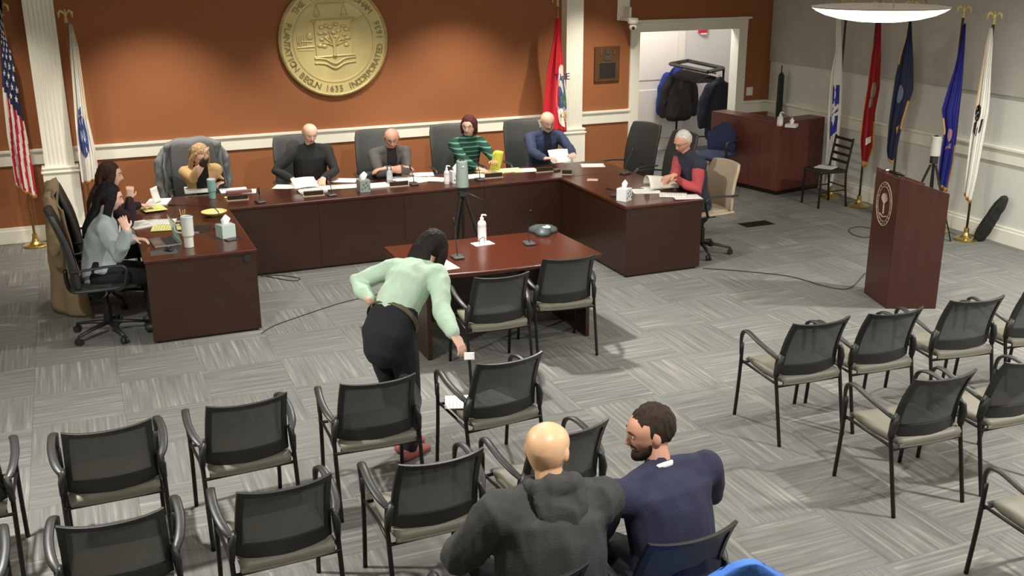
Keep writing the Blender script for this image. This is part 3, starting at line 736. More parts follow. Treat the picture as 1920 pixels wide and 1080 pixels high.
def person(label, loc, face, hip=.56, lean=.1, side=0., twist=0., head=(0, 0, 0), lh=None, rh=None, le=None, re=None, lhd=None, rhd=None,
           g=1., sw=.178, scale=1., skin_m=skin, top=None, topname='sweater', legs=None, lower=None, shoes=black_leather, hair=None, hairstyle='bald',
           curl=.5, tl=.50, glasses=False, beard=None, collar=None, open_front=None, shirt=None, vest=None, cuffs=None, detail=.0058, belt=None, lcurl=None, rcurl=None, amp=.006, female=False, sleeve=.012, hooded=None):
    T_ = thing('person', label, 'person', loc, face)
    W2L = T_.matrix_basis.inverted() if False else (Matrix.Translation(V(loc)) @ Matrix.Rotation(face, 4, 'Z')).inverted()
    def L(p): return W2L @ V(p)
    S = scale
    # spine
    P = V((0, 0, hip)); n = 12; sp = [P]; U = []
    for i in range(n):
        q = i/(n-1); a = lean*(.55+.9*q); b = side*(.6+.8*q)
        u = V((math.sin(b), math.sin(a)*math.cos(b), math.cos(a)*math.cos(b))).normalized(); U.append(u)
        sp.append(sp[-1]+u*(tl*1.08*S/n))
    def spine(h):
        q = h/(tl*1.08*S)*n
        if q <= 0: return P+U[0]*h
        i = min(int(q), n-1); return sp[i]+(sp[i+1]-sp[i])*(q-i)
    tw = Matrix.Rotation(twist, 3, 'Z')
    right = (tw @ V((1, 0, 0))); up = U[-1]
    rgt = (right-up*right.dot(up)).normalized(); fwd = up.cross(rgt)
    sh = {}
    shw = sw*S
    for s in (-1, 1): sh[s] = spine(tl*.91*S)+rgt*(s*shw)-fwd*.005
    nb = spine(tl*1.04*S)
    HM = rot_head(*head)
    # head follows chest lean partly
    nd = (up*.75+V((0, 0, .45))+fwd*.18).normalized()
    hc = nb+nd*(.155*S)
    hipw = .165 if not female else .17
    rings = [(-.10, .13*g, .11*g), (-.04, hipw*g, .125*g), (.04, hipw*.98*g, .12*g), (.14, (.145 if not female else .13)*g, .108*g), (.24, (.15 if not female else .132)*g, .108*g), (.34, (.165 if not female else .15)*(.5+.5*g), .115*(.4+.6*g)), (.42, .165*(.5+.5*g)*(sw/.178), .105*(.5+.5*g)), (.475, .125*(sw/.178), .085), (.52, .062, .06), (.56, .05, .052)]
    def torso(bm, e, lo=-1):
        rg = [r for r in rings if r[0] >= lo]
        pts = [spine(h*S*tl/.5) for h, *_ in rg]
        loft(bm, pts, [(a*S+e, b*S+e) for h, a, b in rg[:-2]]+[(a*S+e*.3, b*S+e*.3) for h, a, b in rg[-2:]], side=tuple((rgt+V((1, 0, 0))).normalized()), seg=20, caps='round')
        for s in (-1, 1):
            loft(bm, [spine(tl*.84*S)+rgt*(s*shw*.4), sh[s]-up*.012], [(.08*S+e, .075*S+e), (.058*S+e, .058*S+e)], seg=12, caps='round')
            loft(bm, [spine(tl*1.0*S)+rgt*(s*.03), sh[s]+up*.005], [.05*S+e*.6, .05*S+e*.6], seg=12, caps='round')
    arms = {}
    for s, tgt, hint in ((-1, lh, le), (1, rh, re)):
        A_ = sh[s]; l1, l2 = .285*S, .255*S
        Tg = L(tgt) if tgt is not None else A_+V((s*.05, .05, -.5))
        hnt = (L(hint)-L((loc[0], loc[1], loc[2]))) if False else (V(hint) if hint else V((s*.5, -.3, -1)))
        d = Tg-A_; dl_ = min(d.length, (l1+l2)*.985); dn = d.normalized(); Tg = A_+dn*dl_
        aa = (l1*l1-l2*l2+dl_*dl_)/(2*dl_); hh = math.sqrt(max(l1*l1-aa*aa, 1e-6))
        pr = (hnt-dn*hnt.dot(dn)).normalized(); E_ = A_+dn*aa+pr*hh
        arms[s] = (A_, E_, Tg)
    def arm(bm, s, e, end=1., start=0.):
        A_, E_, Wr = arms[s]
        m1, m2 = A_.lerp(E_, .5), E_.lerp(Wr, .4); pe = E_.lerp(Wr, end)
        loft(bm, [A_, m1, E_, m2, pe], [.055*S*(.6+.4*g)+e, .05*S*(.6+.4*g)+e, .041*S+e, .041*S+e, .027*S+e*.8], seg=12, caps='round')
    # hands
    def hand(bm, s, dirv, cl):
        A_, E_, Wr = arms[s]; d = (Wr-E_).normalized() if dirv is None else (W2L.to_3x3() @ V(dirv)).normalized()
        # palm faces down / inwards
        nrm = V((0, 0, -1))-d*V((0, 0, -1)).dot(d)
        if nrm.length < .35: nrm = V((-s, .0, 0))-d*(-s*d.x)
        nrm.normalize(); b_ = d.cross(nrm).normalized()
        th = b_ if (b_.x*(-s)) > 0 else -b_
        hs = S*(.92 if female else 1.)
        loft(bm, [Wr-d*.02, Wr+d*.03*hs, Wr+d*.088*hs], [(.026*hs, .020*hs), (.037*hs, .017*hs), (.040*hs, .013*hs)], side=tuple(b_), seg=12, caps='round')
        for k, (off, ln) in enumerate(((.031, .068), (.0105, .078), (-.0105, .073), (-.031, .058))):
            p = Wr+d*(.085*hs)+th*(off*hs); pts = [p]; dd = d.copy()
            dd = (dd+th*(.10-.07*k)).normalized()
            for seg_, cc_ in ((.42, cl*.6), (.33, cl), (.25, cl*.8)):
                dd = (dd*math.cos(cc_)+nrm*math.sin(cc_)).normalized() if abs(dd.dot(nrm)) < .999 else dd
                p = p+dd*(ln*hs*seg_); pts.append(p)
                # rotate normal with the finger
            loft(bm, pts, [.0088*hs, .0085*hs, .008*hs, .007*hs], seg=8, caps='round')
        p = Wr+d*.022*hs+th*.026*hs; q1 = p+(d*.55+th*.7+nrm*.3).normalized()*.036*hs; q2 = q1+(d*.85+th*.25+nrm*.3*(1+cl)).normalized()*.03*hs
        loft(bm, [p, q1, q2], [.0125*hs, .0105*hs, .0085*hs], seg=8, caps='round')
    # legs
    if legs is None:   # seated default, relative to pelvis
        legs = [((s*.10, .0, hip-.02), (s*.13, .43, .50), (s*.12, .40, .09)) for s in (-1, 1)]
    def leg(bm, lg, e, end=1.):
        a, k_, f = [V(p) for p in lg]; m_ = a.lerp(k_, .5); c = k_.lerp(f, .35); fe = k_.lerp(f, end)
        loft(bm, [a, m_, k_, c, fe], [.088*S*g+e, .078*S*g+e, .056*S+e, .054*S+e, .036*S+e], seg=12, caps='round')
    # body: one continuous surface
    bm = bmesh.new(); torso(bm, -.008)
    for s in (-1, 1): arm(bm, s, 0); hand(bm, s, lhd if s < 0 else rhd, (lcurl if s < 0 else rcurl) or curl)
    for lg in legs: leg(bm, lg, -.004)
    loft(bm, [nb-nd*.05, nb+nd*.04, hc-nd*.02], [.058*S, .053*S, .052*S], seg=14, caps='round')
    hv = ellip(bm, (0, 0, 0), (1, 1, 1), sub=4)
    for v in hv:
        x, y, z = v.co; X, Y, Z = x*.077, y*.094, z*.116
        if z < 0:
            k_ = -z; X *= 1-.36*k_**1.6
            if y < 0: Y *= 1-.55*k_
            else: Y *= 1+.02*k_
        if z > 0:
            bulge = 1+.16*z*math.sqrt(max(0, 1-z*z))*2
            X *= bulge*1.0; Y *= 1+(bulge-1)*.7; Z = .112*(z-.07*z**3)
        for ex in (-.42, .42):
            dd = (x-ex)**2+(z-.06)**2
            if y > 0: Y -= .010*math.exp(-dd/.03)
        if y > 0: Y += .006*math.exp(-((z-.26)**2)/.012)*math.exp(-(x*x)/.3)       # brow
        if y > 0: Y += .008*math.exp(-((z+.78)**2)/.03-(x*x)/.08)                   # chin
        if y > 0: Y += .004*math.exp(-((z+.42)**2)/.01-(x*x)/.06)                   # mouth
        for ex in (-.62, .62):
            if y > 0: Y += .004*math.exp(-((x-ex)**2+(z+.1)**2)/.05)                # cheeks
        v.co = hc+HM @ (V((X, Y, Z))*S)
    def HP(x, y, z): return hc+HM @ (V((x, y, z))*S)
    loft(bm, [HP(0, .086, .018), HP(0, .100, -.004), HP(0, .108, -.024), HP(0, .094, -.036)], [.0085*S, .0095*S, .0125*S, .010*S], seg=8, caps='round')
    for s in (-1, 1):
        ellip(bm, HP(s*.077, -.008, -.004), (.011*S, .018*S, .030*S), HM, sub=2)
    for s in (-1, 1):   # feet inside the shoes
        a, k_, f = [V(p) for p in legs[0 if s < 0 else 1]]
        loft(bm, [f, f+V((0, .02, -.04)), f+V((0, .12, -.055))], [.036, .036, .028], seg=8, caps='round')
    body = remeshed('body', bm, skin_m, T_, detail, 1, deci=.45)
    # face
    for s in (-1, 1):
        b2 = bmesh.new(); ellip(b2, HP(s*.031, .0790, .008), (.0115*S, .0085*S, .0060*S), HM); eo = finish('eye', b2, eye_w, T_, smooth=True)
        b2 = bmesh.new(); ellip(b2, HP(s*.031, .0860, .007), (.0058*S, .0028*S, .0052*S), HM); finish('iris', b2, eye_d, eo, smooth=True)
        if hair:
            b2 = bmesh.new(); loft(b2, [HP(s*.014, .094, .028), HP(s*.032, .093, .034), HP(s*.052, .080, .029)], [.0035*S, .0042*S, .002*S], seg=6, caps='round'); finish('eyebrow', b2, hair, T_, smooth=True)
    b2 = bmesh.new(); loft(b2, [HP(-.022, .086, -.052), HP(-.008, .0945, -.050), HP(.008, .0945, -.050), HP(.022, .086, -.052)], [(.002*S, .003*S), (.005*S, .005*S), (.005*S, .005*S), (.002*S, .003*S)], seg=8, caps='round'); finish('mouth', b2, lip, T_, smooth=True)
    if glasses:
        b2 = bmesh.new()
        for s in (-1, 1):
            pts = [HP(s*.033+.022*math.cos(2*PI*k/14), .100, .006+.016*math.sin(2*PI*k/14)) for k in range(15)]; loft(b2, pts, .0016*S, seg=5, caps=False)
            loft(b2, [HP(s*.055, .099, .01), HP(s*.077, .06, .012), HP(s*.082, -.01, .012)], .0016*S, seg=5)
        loft(b2, [HP(-.011, .101, .01), HP(.011, .101, .01)], .0016*S, seg=5); finish('glasses', b2, black_metal, T_)
    # hair
    if hairstyle != 'bald' and hair:
        b2 = bmesh.new()
        def cap(c, r, sub=4, seed=1., amp_=.004, zf=None):
            vs = ellip(b2, (0, 0, 0), r, sub=sub)
            for v in vs:
                nn = noise.noise(V((v.co.x*60, v.co.y*60, v.co.z*14))+V((seed, 0, 0)))
                v.co = v.co*(1+nn*amp_/.09)
                v.co = hc+HM @ ((V(c)+v.co)*S)
        if hairstyle == 'fringe':       # bald crown with hair round the back and sides
            vs = ellip(b2, (0, 0, 0), (.0845, .094, .06), sub=4)
            for v in vs:
                y, z = v.co.y, v.co.z
                v.co = hc+HM @ (V((v.co.x, y-.017 if y < .03 else y*.3+.01, z-.004))*S)
        elif hairstyle == 'short':
            cap((0, -.014, .028), (.082, .094, .098), seed=loc[0])
            for s in (-1, 1): ellip(b2, HP(s*.070, .010, .022), (.010*S, .016*S, .030*S), HM)
        elif hairstyle == 'thin':
            cap((0, -.020, .024), (.080, .088, .1), seed=loc[0])
        elif hairstyle == 'bob':
            cap((0, -.014, .028), (.090, .100, .104), seed=loc[0])
            for s in (-1, 1): loft(b2, [HP(s*.066, .02, .05), HP(s*.084, .012, -.01), HP(s*.082, .005, -.07), HP(s*.06, -.02, -.10)], [(.022, .03), (.02, .04), (.017, .036), (.012, .02)], side=tuple(HM @ V((1, 0, 0))), seg=10, caps='round')
            loft(b2, [HP(0, -.07, .04), HP(0, -.09, -.03), HP(0, -.07, -.10)], [(.085, .04), (.08, .035), (.06, .02)], side=tuple(HM @ V((1, 0, 0))), seg=12, caps='round')
        elif hairstyle == 'long':
            cap((0, -.014, .028), (.088, .100, .104), seed=loc[0])
            bk = -fwd
            for s in (-1, 1):
                loft(b2, [HP(s*.06, .03, .055), HP(s*.083, .014, .0), HP(s*.088, -.0, -.07), HP(s*.085, -.005, -.15)+V((0, 0, -.0)), sh[s]*.45+nb*.55+fwd*.055-up*.06, sh[s]*.5+nb*.5+fwd*.085-up*.16], [(.02, .03), (.018, .04), (.02, .04), (.024, .036), (.03, .024), (.018, .012)], side=tuple(HM @ V((1, 0, 0))), seg=10, caps='round')
            loft(b2, [HP(0, -.06, .05), HP(0, -.092, -.02), HP(0, -.095, -.10), nb+bk*.105-up*.03, nb+bk*.13-up*.14, nb+bk*.125-up*.22], [(.08, .045), (.088, .04), (.095, .038), (.10, .032), (.085, .022), (.05, .01)], side=tuple(rgt), seg=16, caps='round')
        elif hairstyle == 'shoulder':   # hair falling forward past the shoulder
            cap((0, -.014, .028), (.090, .102, .106), seed=loc[0])
            for s in (-1, 1): loft(b2, [HP(s*.06, .035, .05), HP(s*.085, .02, -.01), HP(s*.088, .01, -.09), HP(s*.078, -.01, -.15)], [(.02, .03), (.018, .045), (.02, .045), (.012, .02)], side=tuple(HM @ V((1, 0, 0))), seg=10, caps='round')
            loft(b2, [HP(0, -.06, .05), HP(0, -.095, -.02), HP(0, -.10, -.10), HP(0, -.085, -.17), HP(0, -.07, -.20)], [(.08, .045), (.09, .042), (.10, .04), (.10, .03), (.06, .012)], side=tuple(HM @ V((1, 0, 0))), seg=16, caps='round')
        elif hairstyle == 'knit_cap':
            cap((0, -.008, .035), (.094, .108, .108), seed=1., amp_=.001)
        def strands(b):
            b.normal_update()
            for v in b.verts:
                q = HM.transposed() @ (v.co-hc)
                v.co += v.normal*(.0045*noise.noise(V((q.x*75, q.y*75, q.z*10)))) if hairstyle != 'knit_cap' else v.normal*.0
        remeshed('hair' if hairstyle != 'knit_cap' else 'cap', b2, hair, T_, .0042, 2, strands, deci=.4)
    if beard:
        b2 = bmesh.new()
        for s in (-1, 1):
            loft(b2, [HP(s*.073, .020, -.028), HP(s*.066, .036, -.055), HP(s*.045, .066, -.078), HP(0, .083, -.096)], [(.007, .010), (.013, .020), (.018, .024), (.022, .026)], side=tuple(HM @ V((1, 0, 0))), seg=10, caps='round')
        loft(b2, [HP(-.03, .082, -.042), HP(0, .096, -.038), HP(.03, .082, -.042)], [.006, .007, .006], seg=8, caps='round')
        remeshed('beard', b2, beard, T_, .0055, 1, deci=.6)
    # garments
    seed = loc[0]*1.7+loc[1]
    def garment(name, m, e, sleeves=1., post=None, with_torso=True, arms_on=True, amp_=amp):
        bm = bmesh.new()
        if with_torso: torso(bm, e, .09 if belt else -1)
        if arms_on:
            for s in (-1, 1): arm(bm, s, e, sleeves)
        def pp(b):
            folds(b, amp_, 9., seed)
            if post: post(b)
        return remeshed(name, bm, m, T_, .0105, 2, pp)
    def cut(fn):
        def f(b):
            kill = []
            for fc in b.faces:
                c = fc.calc_center_median(); h = (c-P).dot(up); ax = c-spine(max(h, 0)); 
                if fn(ax.dot(rgt), ax.dot(fwd), h): kill.append(fc)
            bmesh.ops.delete(b, geom=kill, context='FACES')
        return f
    if shirt: garment('shirt', shirt, .003, .9, with_torso=True, arms_on=False, amp_=.001)
    if top:
        post = None
        if open_front:
            w0, w1 = open_front   # half width of the opening at the neck and at the waist
            post = cut(lambda a, f, h: f > .0 and abs(a) < w1+(w0-w1)*max(0, min(1, (h-.12)/.36)) and h > .02)
        garment(topname, top, sleeve, .93, post)
    if vest: garment('vest', vest, sleeve+.018, with_torso=True, arms_on=False)
    if collar:
        b2 = bmesh.new(); pts = []
        for k in range(19):
            a = 2*PI*k/18; pts.append(nb-nd*.012+rgt*(.058*S*math.cos(a))+fwd*(.058*S*math.sin(a))+up*(.016-.016*math.sin(a)))
        loft(b2, pts, [(.013, .005)]*19, side=tuple(up), seg=8, caps=False); finish('collar', b2, collar, T_, smooth=True)
    if hooded:
        b2 = bmesh.new(); pts = []
        for k in range(21):
            a = 2*PI*k/20; bk_ = max(0, -math.sin(a)); pts.append(nb+nd*.03+rgt*(.088*S*math.cos(a))+fwd*(.075*S*math.sin(a)-.03*bk_)+up*(.0+.02*bk_))
        loft(b2, pts, [(.030+.022*max(0, -math.sin(2*PI*k/20)), .024+.016*max(0, -math.sin(2*PI*k/20))) for k in range(21)], side=tuple(up), seg=12, caps=True)
        loft(b2, [nb-fwd*.09+up*.05, nb-fwd*.12-up*.06, nb-fwd*.13-up*.13], [(.12, .035), (.11, .04), (.06, .02)], side=tuple(rgt), seg=14, caps='round')
        remeshed('hood', b2, hooded, T_, .010, 2, lambda b: folds(b, .010, 14, 2.2))
    if cuffs:
        for s in (-1, 1):
            A_, E_, Wr = arms[s]; b2 = bmesh.new(); loft(b2, [E_.lerp(Wr, .80), E_.lerp(Wr, .97)], [.041, .036], seg=12, caps='round'); finish('cuff', b2, cuffs, T_, smooth=True)
    if lower:
        bm = bmesh.new(); pts = [spine(h) for h in ((-.10, -.03, .09) if belt else (-.10, -.03, .06))]
        loft(bm, pts, [(.14*g+.014, .12*g+.012), (hipw*g+.014, .13*g+.012), (hipw*g*.94+.012, .118*g+.01)], side=(1, 0, 0), seg=18, caps='round')
        for lg in legs: leg(bm, lg, .013, .97)
        remeshed('trousers', bm, lower, T_, .0115, 2, lambda b: folds(b, .005, 8., seed+3))
    if belt:
        b2 = bmesh.new(); pts = []
        for k in range(25):
            a = 2*PI*k/24; pts.append(spine(.075)+rgt*((hipw*g*.95+.022)*math.cos(a))+fwd*((.118*g+.022)*math.sin(a)))
        loft(b2, pts, [(.02, .005)]*25, side=tuple(up), seg=8, caps=False); finish('belt', b2, belt, T_, smooth=True)
    for lg in legs:
        f = V(lg[2]); b2 = bmesh.new(); z0 = f.z-.055
        fd = V((0, 1, 0)) if len(lg) < 4 else V(lg[3])
        loft(b2, [f-fd*.055+V((0, 0, -.04)), f+V((0, 0, -.035)), f+fd*.09+V((0, 0, -.05)), f+fd*.16+V((0, 0, -.06))], [(.034, .036), (.042, .048), (.046, .034), (.036, .022)], side=(fd.y, -fd.x, 0), seg=12, caps='round')
        finish('shoe', b2, shoes, T_, smooth=True)
    T_['_neck'] = list(nb)
    return T_
def fab(name, c, **k): return mat(name, c, .9, var=.08, scale=(6, 6, 6), bump=.25, bscale=140, **k)
def hairm(name, c): return mat(name, c, .75, var=.35, scale=(90, 90, 8), nscale=1.2, spec=.25)
FD = PI; FR = -PI/2; FLf = PI/2
blk = fab('black_knit', (38, 38, 38)); dk_trs = fab('dark_trousers', (32, 32, 36))
DH_ = H

# --- behind the long desk
def desk_pt(u, v, z=.80): return tuple(at(u, v, z))
person('woman with long blonde hair in tan cardigan, hand over her face', (1.15, 11.50, 0), FD, lean=.42, tl=.47, head=(.25, .55, 0), female=True, sw=.158, g=.95,
       rh=tuple(at(385, 300, 1.06, y=10.98)), re=(.5, .3, -1), rhd=(.02, -.15, .9), lh=desk_pt(418, 341), lhd=(-.7, -.5, -.1), le=(-.35, -.8, -1), skin_m=skin_p,
       top=fab('tan_cardigan', (184, 150, 104)), topname='cardigan', open_front=(.07, .05), shirt=fab('black_top', (26, 24, 24)), cuffs=fab('brown_cuff', (52, 36, 28)), hair=hairm('blonde_hair', (170, 140, 104)), hairstyle='long', lower=dk_trs)
person('bald-topped man in black turtleneck leafing through papers', (2.36, 11.62, 0), FD, lean=.18, tl=.53, head=(.05, .35, 0), g=1.15, sw=.19,
       rh=desk_pt(548, 335), lh=desk_pt(606, 334), rhd=(.35, -1, -.25), lhd=(-.4, -1, -.25), re=(.9, -.2, -.5), le=(-.9, -.2, -.5), skin_m=skin_p,
       top=blk, topname='turtleneck', collar=blk, hair=hairm('grey_blond_hair', (176, 160, 142)), hairstyle='fringe', lower=dk_trs)
person('bald man with glasses in grey cardigan, arms folded on desk', (3.22, 11.52, 0), FD, lean=.42, tl=.51, head=(-.25, .38, 0), g=1.08, sw=.185,
       rh=tuple(at(752, 313, .86)), lh=tuple(at(722, 316, .86)), rhd=(1, -.1, -.05), lhd=(-1, -.1, -.05), re=(.7, .5, -.6), le=(-.7, .5, -.6),
       top=fab('charcoal_cardigan', (82, 80, 78)), topname='cardigan', open_front=(.055, .05), shirt=fab('dark_tee', (44, 42, 46)), collar=paper, glasses=True, hair=hairm('dark_grey_fringe', (96, 84, 76)), hairstyle='fringe', lower=dk_trs)
person('woman with short dark red hair in green striped sweater', (4.20, 11.54, 0), FD, lean=.18, tl=.50, head=(-.62, .18, 0), female=True, sw=.165, g=1.05,
       rh=desk_pt(897, 318, .79), lh=desk_pt(932, 312, .84), rhd=(.7, -.8, -.1), lhd=(-.3, -1, .2), re=(.7, -.1, -.6), le=(-.9, -.1, -.6), skin_m=skin_p,
       top=stripe_mat('green_striped_knit', (24, 58, 48), (78, 132, 112), .052, .28), topname='sweater', hair=hairm('dark_red_hair', (74, 38, 36)), hairstyle='bob', lower=dk_trs)
person('bald man in blue blazer holding up a sheet of paper', (5.17, 11.54, 0), FD, lean=.26, tl=.52, head=(-.05, .5, 0), g=1.1, sw=.188,
       rh=desk_pt(1022, 297, .86), lh=desk_pt(1081, 296, .86), rhd=(.6, -.8, .1), lhd=(-.5, -.8, .1), re=(.7, .2, -.6), le=(-.8, .1, -.6), skin_m=skin_p,
       top=fab('blue_blazer', (52, 60, 88)), topname='blazer', open_front=(.05, .04), shirt=fab('dark_blue_shirt', (40, 42, 58)), beard=hairm('grey_stubble', (150, 130, 116)), lower=dk_trs)
# --- right wing
person('white-haired man in dark vest over red shirt, holding a paper roll', (6.02, 9.40, 0), FLf, lean=.22, tl=.52, head=(.25, .38, 0), g=1.12, sw=.185,
       rh=tuple(at(1262, 333, .93)), lh=tuple(at(1268, 335, .88)), rhd=(-1, .0, -.1), lhd=(-1, -.1, -.1), re=(.5, -.3, -.8), le=(-.5, -.3, -.9),
       top=fab('red_shirt', (172, 74, 76)), topname='shirt', vest=fab('dark_blue_vest', (46, 48, 60)), glasses=True, hair=hairm('white_hair', (205, 202, 192)), hairstyle='short', lower=dk_trs)
# --- left wing
person('woman with long brown hair in tan scarf, fist raised, at left desk', (.09, 10.16, 0), FR, lean=.18, tl=.49, head=(-.1, .12, 0), female=True, sw=.16,
       rh=tuple(at(243, 372, .98)), rhd=(.15, 0, 1), re=(.4, .5, -1), lh=tuple(at(262, 385, .80)), lhd=(1, .1, -.1), le=(-.7, .2, -.7), rcurl=1.3, skin_m=skin_p,
       top=fab('dark_plum_sweater', (40, 26, 30)), topname='sweater', vest=fab('tan_scarf_vest', (156, 128, 98)), hair=hairm('brown_hair', (58, 40, 32)), hairstyle='long', lower=dk_trs)
person('woman with black hair in light grey sweater, hand at her chin', (.02, 9.24, 0), FR, lean=.22, tl=.48, head=(-.05, .22, 0), female=True, sw=.16,
       rh=tuple(at(238, 432, .99)), rhd=(-.25, .2, 1), re=(.5, .3, -1), lh=tuple(at(250, 448, .80)), lhd=(1, -.2, -.1), le=(-.5, .1, -.9), rcurl=.9, skin_m=skin_p,
       top=fab('grey_sweater', (152, 162, 162)), topname='sweater', sleeve=.02, amp=.010, hair=hairm('black_hair', (26, 24, 26)), hairstyle='long', lower=fab('black_trousers', (24, 24, 26)))
# --- standing woman
wl = at(742, 850, 0); wl = V((1.70, 6.04, 0))
sk = mat('bare_foot_shoe', (150, 82, 74), .5)
person('standing woman with dark hair in mint blouse bending to a chair', (1.66, 6.02, 0), math.radians(-58), hip=.87, lean=.86, side=-.06, tl=.49, head=(-.15, .45, 0), female=True, sw=.17, g=1.02,
       rh=tuple(at(861, 668, .93, y=5.44)), rhd=(.35, -.55, -.75), re=(.3, -.4, -.4), lh=(1.60, 6.22, 1.02), le=(-1, .1, .0), lhd=(.5, .2, -.6), skin_m=skin_p,
       legs=[((-.09, 0, .86), (-.07, .06, .48), (.0, .10, .08)), ((.09, 0, .86), (.10, .06, .48), (.11, .03, .08))],
       top=fab('mint_blouse', (172, 196, 174)), topname='blouse', sleeve=.016, amp=.009, lower=fab('black_slacks', (26, 26, 32)), belt=mat('olive_belt', (74, 66, 44), .5), shoes=sk, hair=hairm('dark_brown_hair', (38, 32, 30)), hairstyle='shoulder')
# --- audience
fab('black_jacket', (62, 62, 60))
person('bald man in black hooded jacket seated in audience', (1.575, 3.39, 0), 0, lean=.15, side=.05, tl=.43, head=(-.75, .18, 0), g=1.25, sw=.205, scale=1.10, sleeve=.03, amp=.014,
       rh=(1.72, 3.82, .64), lh=(1.36, 3.82, .64), re=(.9, -.2, -.6), le=(-.9, -.2, -.6), skin_m=mat('bald_skin', (226, 178, 138), .42, var=.06, scale=(14, 14, 14)), detail=.005,
       top=fab('black_jacket', (42, 42, 38)), topname='jacket', hooded=MATS['black_jacket'], lower=dk_trs, legs=[((s*.11, 0, .54), (s*.16, .43, .50), (s*.15, .38, .09)) for s in (-1, 1)])
person('bearded man in navy suit turning towards the bald man', (2.18, 3.41, 0), math.radians(4), lean=.26, side=-.05, tl=.425, head=(1.15, .22, 0), g=1.2, sw=.215, scale=1.05, sleeve=.016, amp=.006,
       rh=(2.40, 3.88, .64), lh=(2.02, 3.98, .70), lhd=(-.3, 1, .1), re=(.9, -.2, -.6), le=(-.9, .0, -.6), detail=.005,
       top=fab('navy_suit', (46, 48, 70)), topname='suit_jacket', collar=paper, lower=dk_trs, beard=hairm('dark_beard', (44, 34, 30)), hair=hairm('short_dark_hair', (52, 42, 34)), hairstyle='short')
#@@NEXT@@
# ================================================================ blue chair at the bottom edge
bl = at(1442, 1060, 1.08)
bq = make_office_chair('task_chair', 'bright blue task chair, only its rounded back top at the bottom edge', mat('bright_blue_fabric', (62, 108, 184), .8, bump=.2), htop=1.10, wid=.25, arm=False, lean=.05, rnd=True)
bq.location = (bl.x-.0, bl.y+.30, 0); bq.rotation_euler = (0, 0, math.radians(-14))

# ================================================================ flags
GOLDF = mat('gold_fringe', (214, 160, 84), .8, bump=.3)
def flag(name, label, base, ztop, rows, cols, colfn, N=None, pole_m=None, fold=.03, nf_=2.4, decals=(), eagle=True, tint=None, pole_w=0):
    P = V(base); t = thing(name, label, 'flag', base, 0, None)
    N = N or V((0, -1, 0)); N = N.normalized()
    pole_m = pole_m or mat('pole_wood', (58, 52, 40), .4)
    finish('base', LT([(.13, 0), (.135, .012), (.12, .022), (.07, .035), (.045, .06), (.03, .09), (.028, .14), (.018, .145)], seg=28), brass, t, smooth=False)
    finish('pole', TB(([(0, 0, .05), (0, 0, ztop)], .0135), seg=10), pole_m, t, smooth=True)
    if eagle:
        ft = finish('finial', LT([(.012, ztop), (.022, ztop+.01), (.012, ztop+.03), (.02, ztop+.045), (.01, ztop+.055)]), gold, t)
        bm = bmesh.new(); R_ = N.cross(V((0, 0, 1))).normalized()
        ellip(bm, V((0, 0, ztop+.085)), (.018, .018, .035)); ellip(bm, V((0, 0, ztop+.128))+N*.008, (.011, .013, .011))
        for s in (-1, 1):
            loft(bm, [V((0, 0, ztop+.095))+R_*s*.01, V((0, 0, ztop+.125))+R_*s*.045, V((0, 0, ztop+.105))+R_*s*.065, V((0, 0, ztop+.05))+R_*s*.07], [(.006, .012), (.006, .018), (.006, .018), (.003, .006)], side=tuple(N), seg=6)
        finish('eagle', bm, gold, t, smooth=True)
    off = N*.03
    def surf(w_, q):
        f = q*(len(rows)-1); i = min(int(f), len(rows)-2); k = f-i
        a = atp(*rows[i][0], P, N).lerp(atp(*rows[i+1][0], P, N), k); b = atp(*rows[i][1], P, N).lerp(atp(*rows[i+1][1], P, N), k)
        wd = (b-a).length
        d = fold*min(1, wd/.15)*math.sin(2*PI*nf_*w_+q*2.0)*(.4+.6*q)+fold*.4*math.sin(2*PI*nf_*2.3*w_+q*4)
        return a.lerp(b, w_)+N*d+off+N*(wd*.3*math.sin(PI*w_))-P
    NW, NQ = 26, 48; bm = bmesh.new()
    g = [[bm.verts.new(surf(i/NW, j/NQ)) for i in range(NW+1)] for j in range(NQ+1)]
    back = [[bm.verts.new(v.co-N*.006) for v in r] for r in g]
    for j in range(NQ):
        for i in range(NW):
            m_ = colfn((i+.5)/NW, (j+.5)/NQ)
            f = bm.faces.new((g[j][i], g[j][i+1], g[j+1][i+1], g[j+1][i])); f.material_index = m_
            f = bm.faces.new((back[j][i], back[j+1][i], back[j+1][i+1], back[j][i+1])); f.material_index = m_
    for j in range(NQ):
        for i in (0, NW): bm.faces.new((g[j][i], g[j+1][i], back[j+1][i], back[j][i])).material_index = colfn(i/NW*.98+.01, j/NQ)
    for i in range(NW):
        for j in (0, NQ): bm.faces.new((g[j][i], g[j][i+1], back[j][i+1], back[j][i])).material_index = colfn(i/NW, j/NQ*.98+.01)
    cl = finish('cloth', bm, cols, t, smooth=True)
    for nm, polys, m in decals:
        bm = bmesh.new()
        for poly in polys:
            if len(poly) == 2 or isinstance(poly[0], str): continue
            c = (sum(p[0] for p in poly)/len(poly), sum(p[1] for p in poly)/len(poly))
            mid = [((p[0]+c[0])/2, (p[1]+c[1])/2) for p in poly]
            vo_ = [bm.verts.new(surf(*p)+N*.006) for p in poly]; vm = [bm.verts.new(surf(*p)+N*.007) for p in mid]; vc = bm.verts.new(surf(*c)+N*.008)
            n = len(poly)
            for i in range(n):
                j = (i+1) % n; bm.faces.new((vo_[i], vo_[j], vm[j], vm[i])); bm.faces.new((vm[i], vm[j], vc))
        finish(nm, bm, m, t, solid=.002)
    return t, surf
def ell(cx, cy, rx, ry, n=24, a0=0, a1=2*PI): return [(cx+rx*math.cos(a0+(a1-a0)*k/n), cy+ry*math.sin(a0+(a1-a0)*k/n)) for k in range(n)]
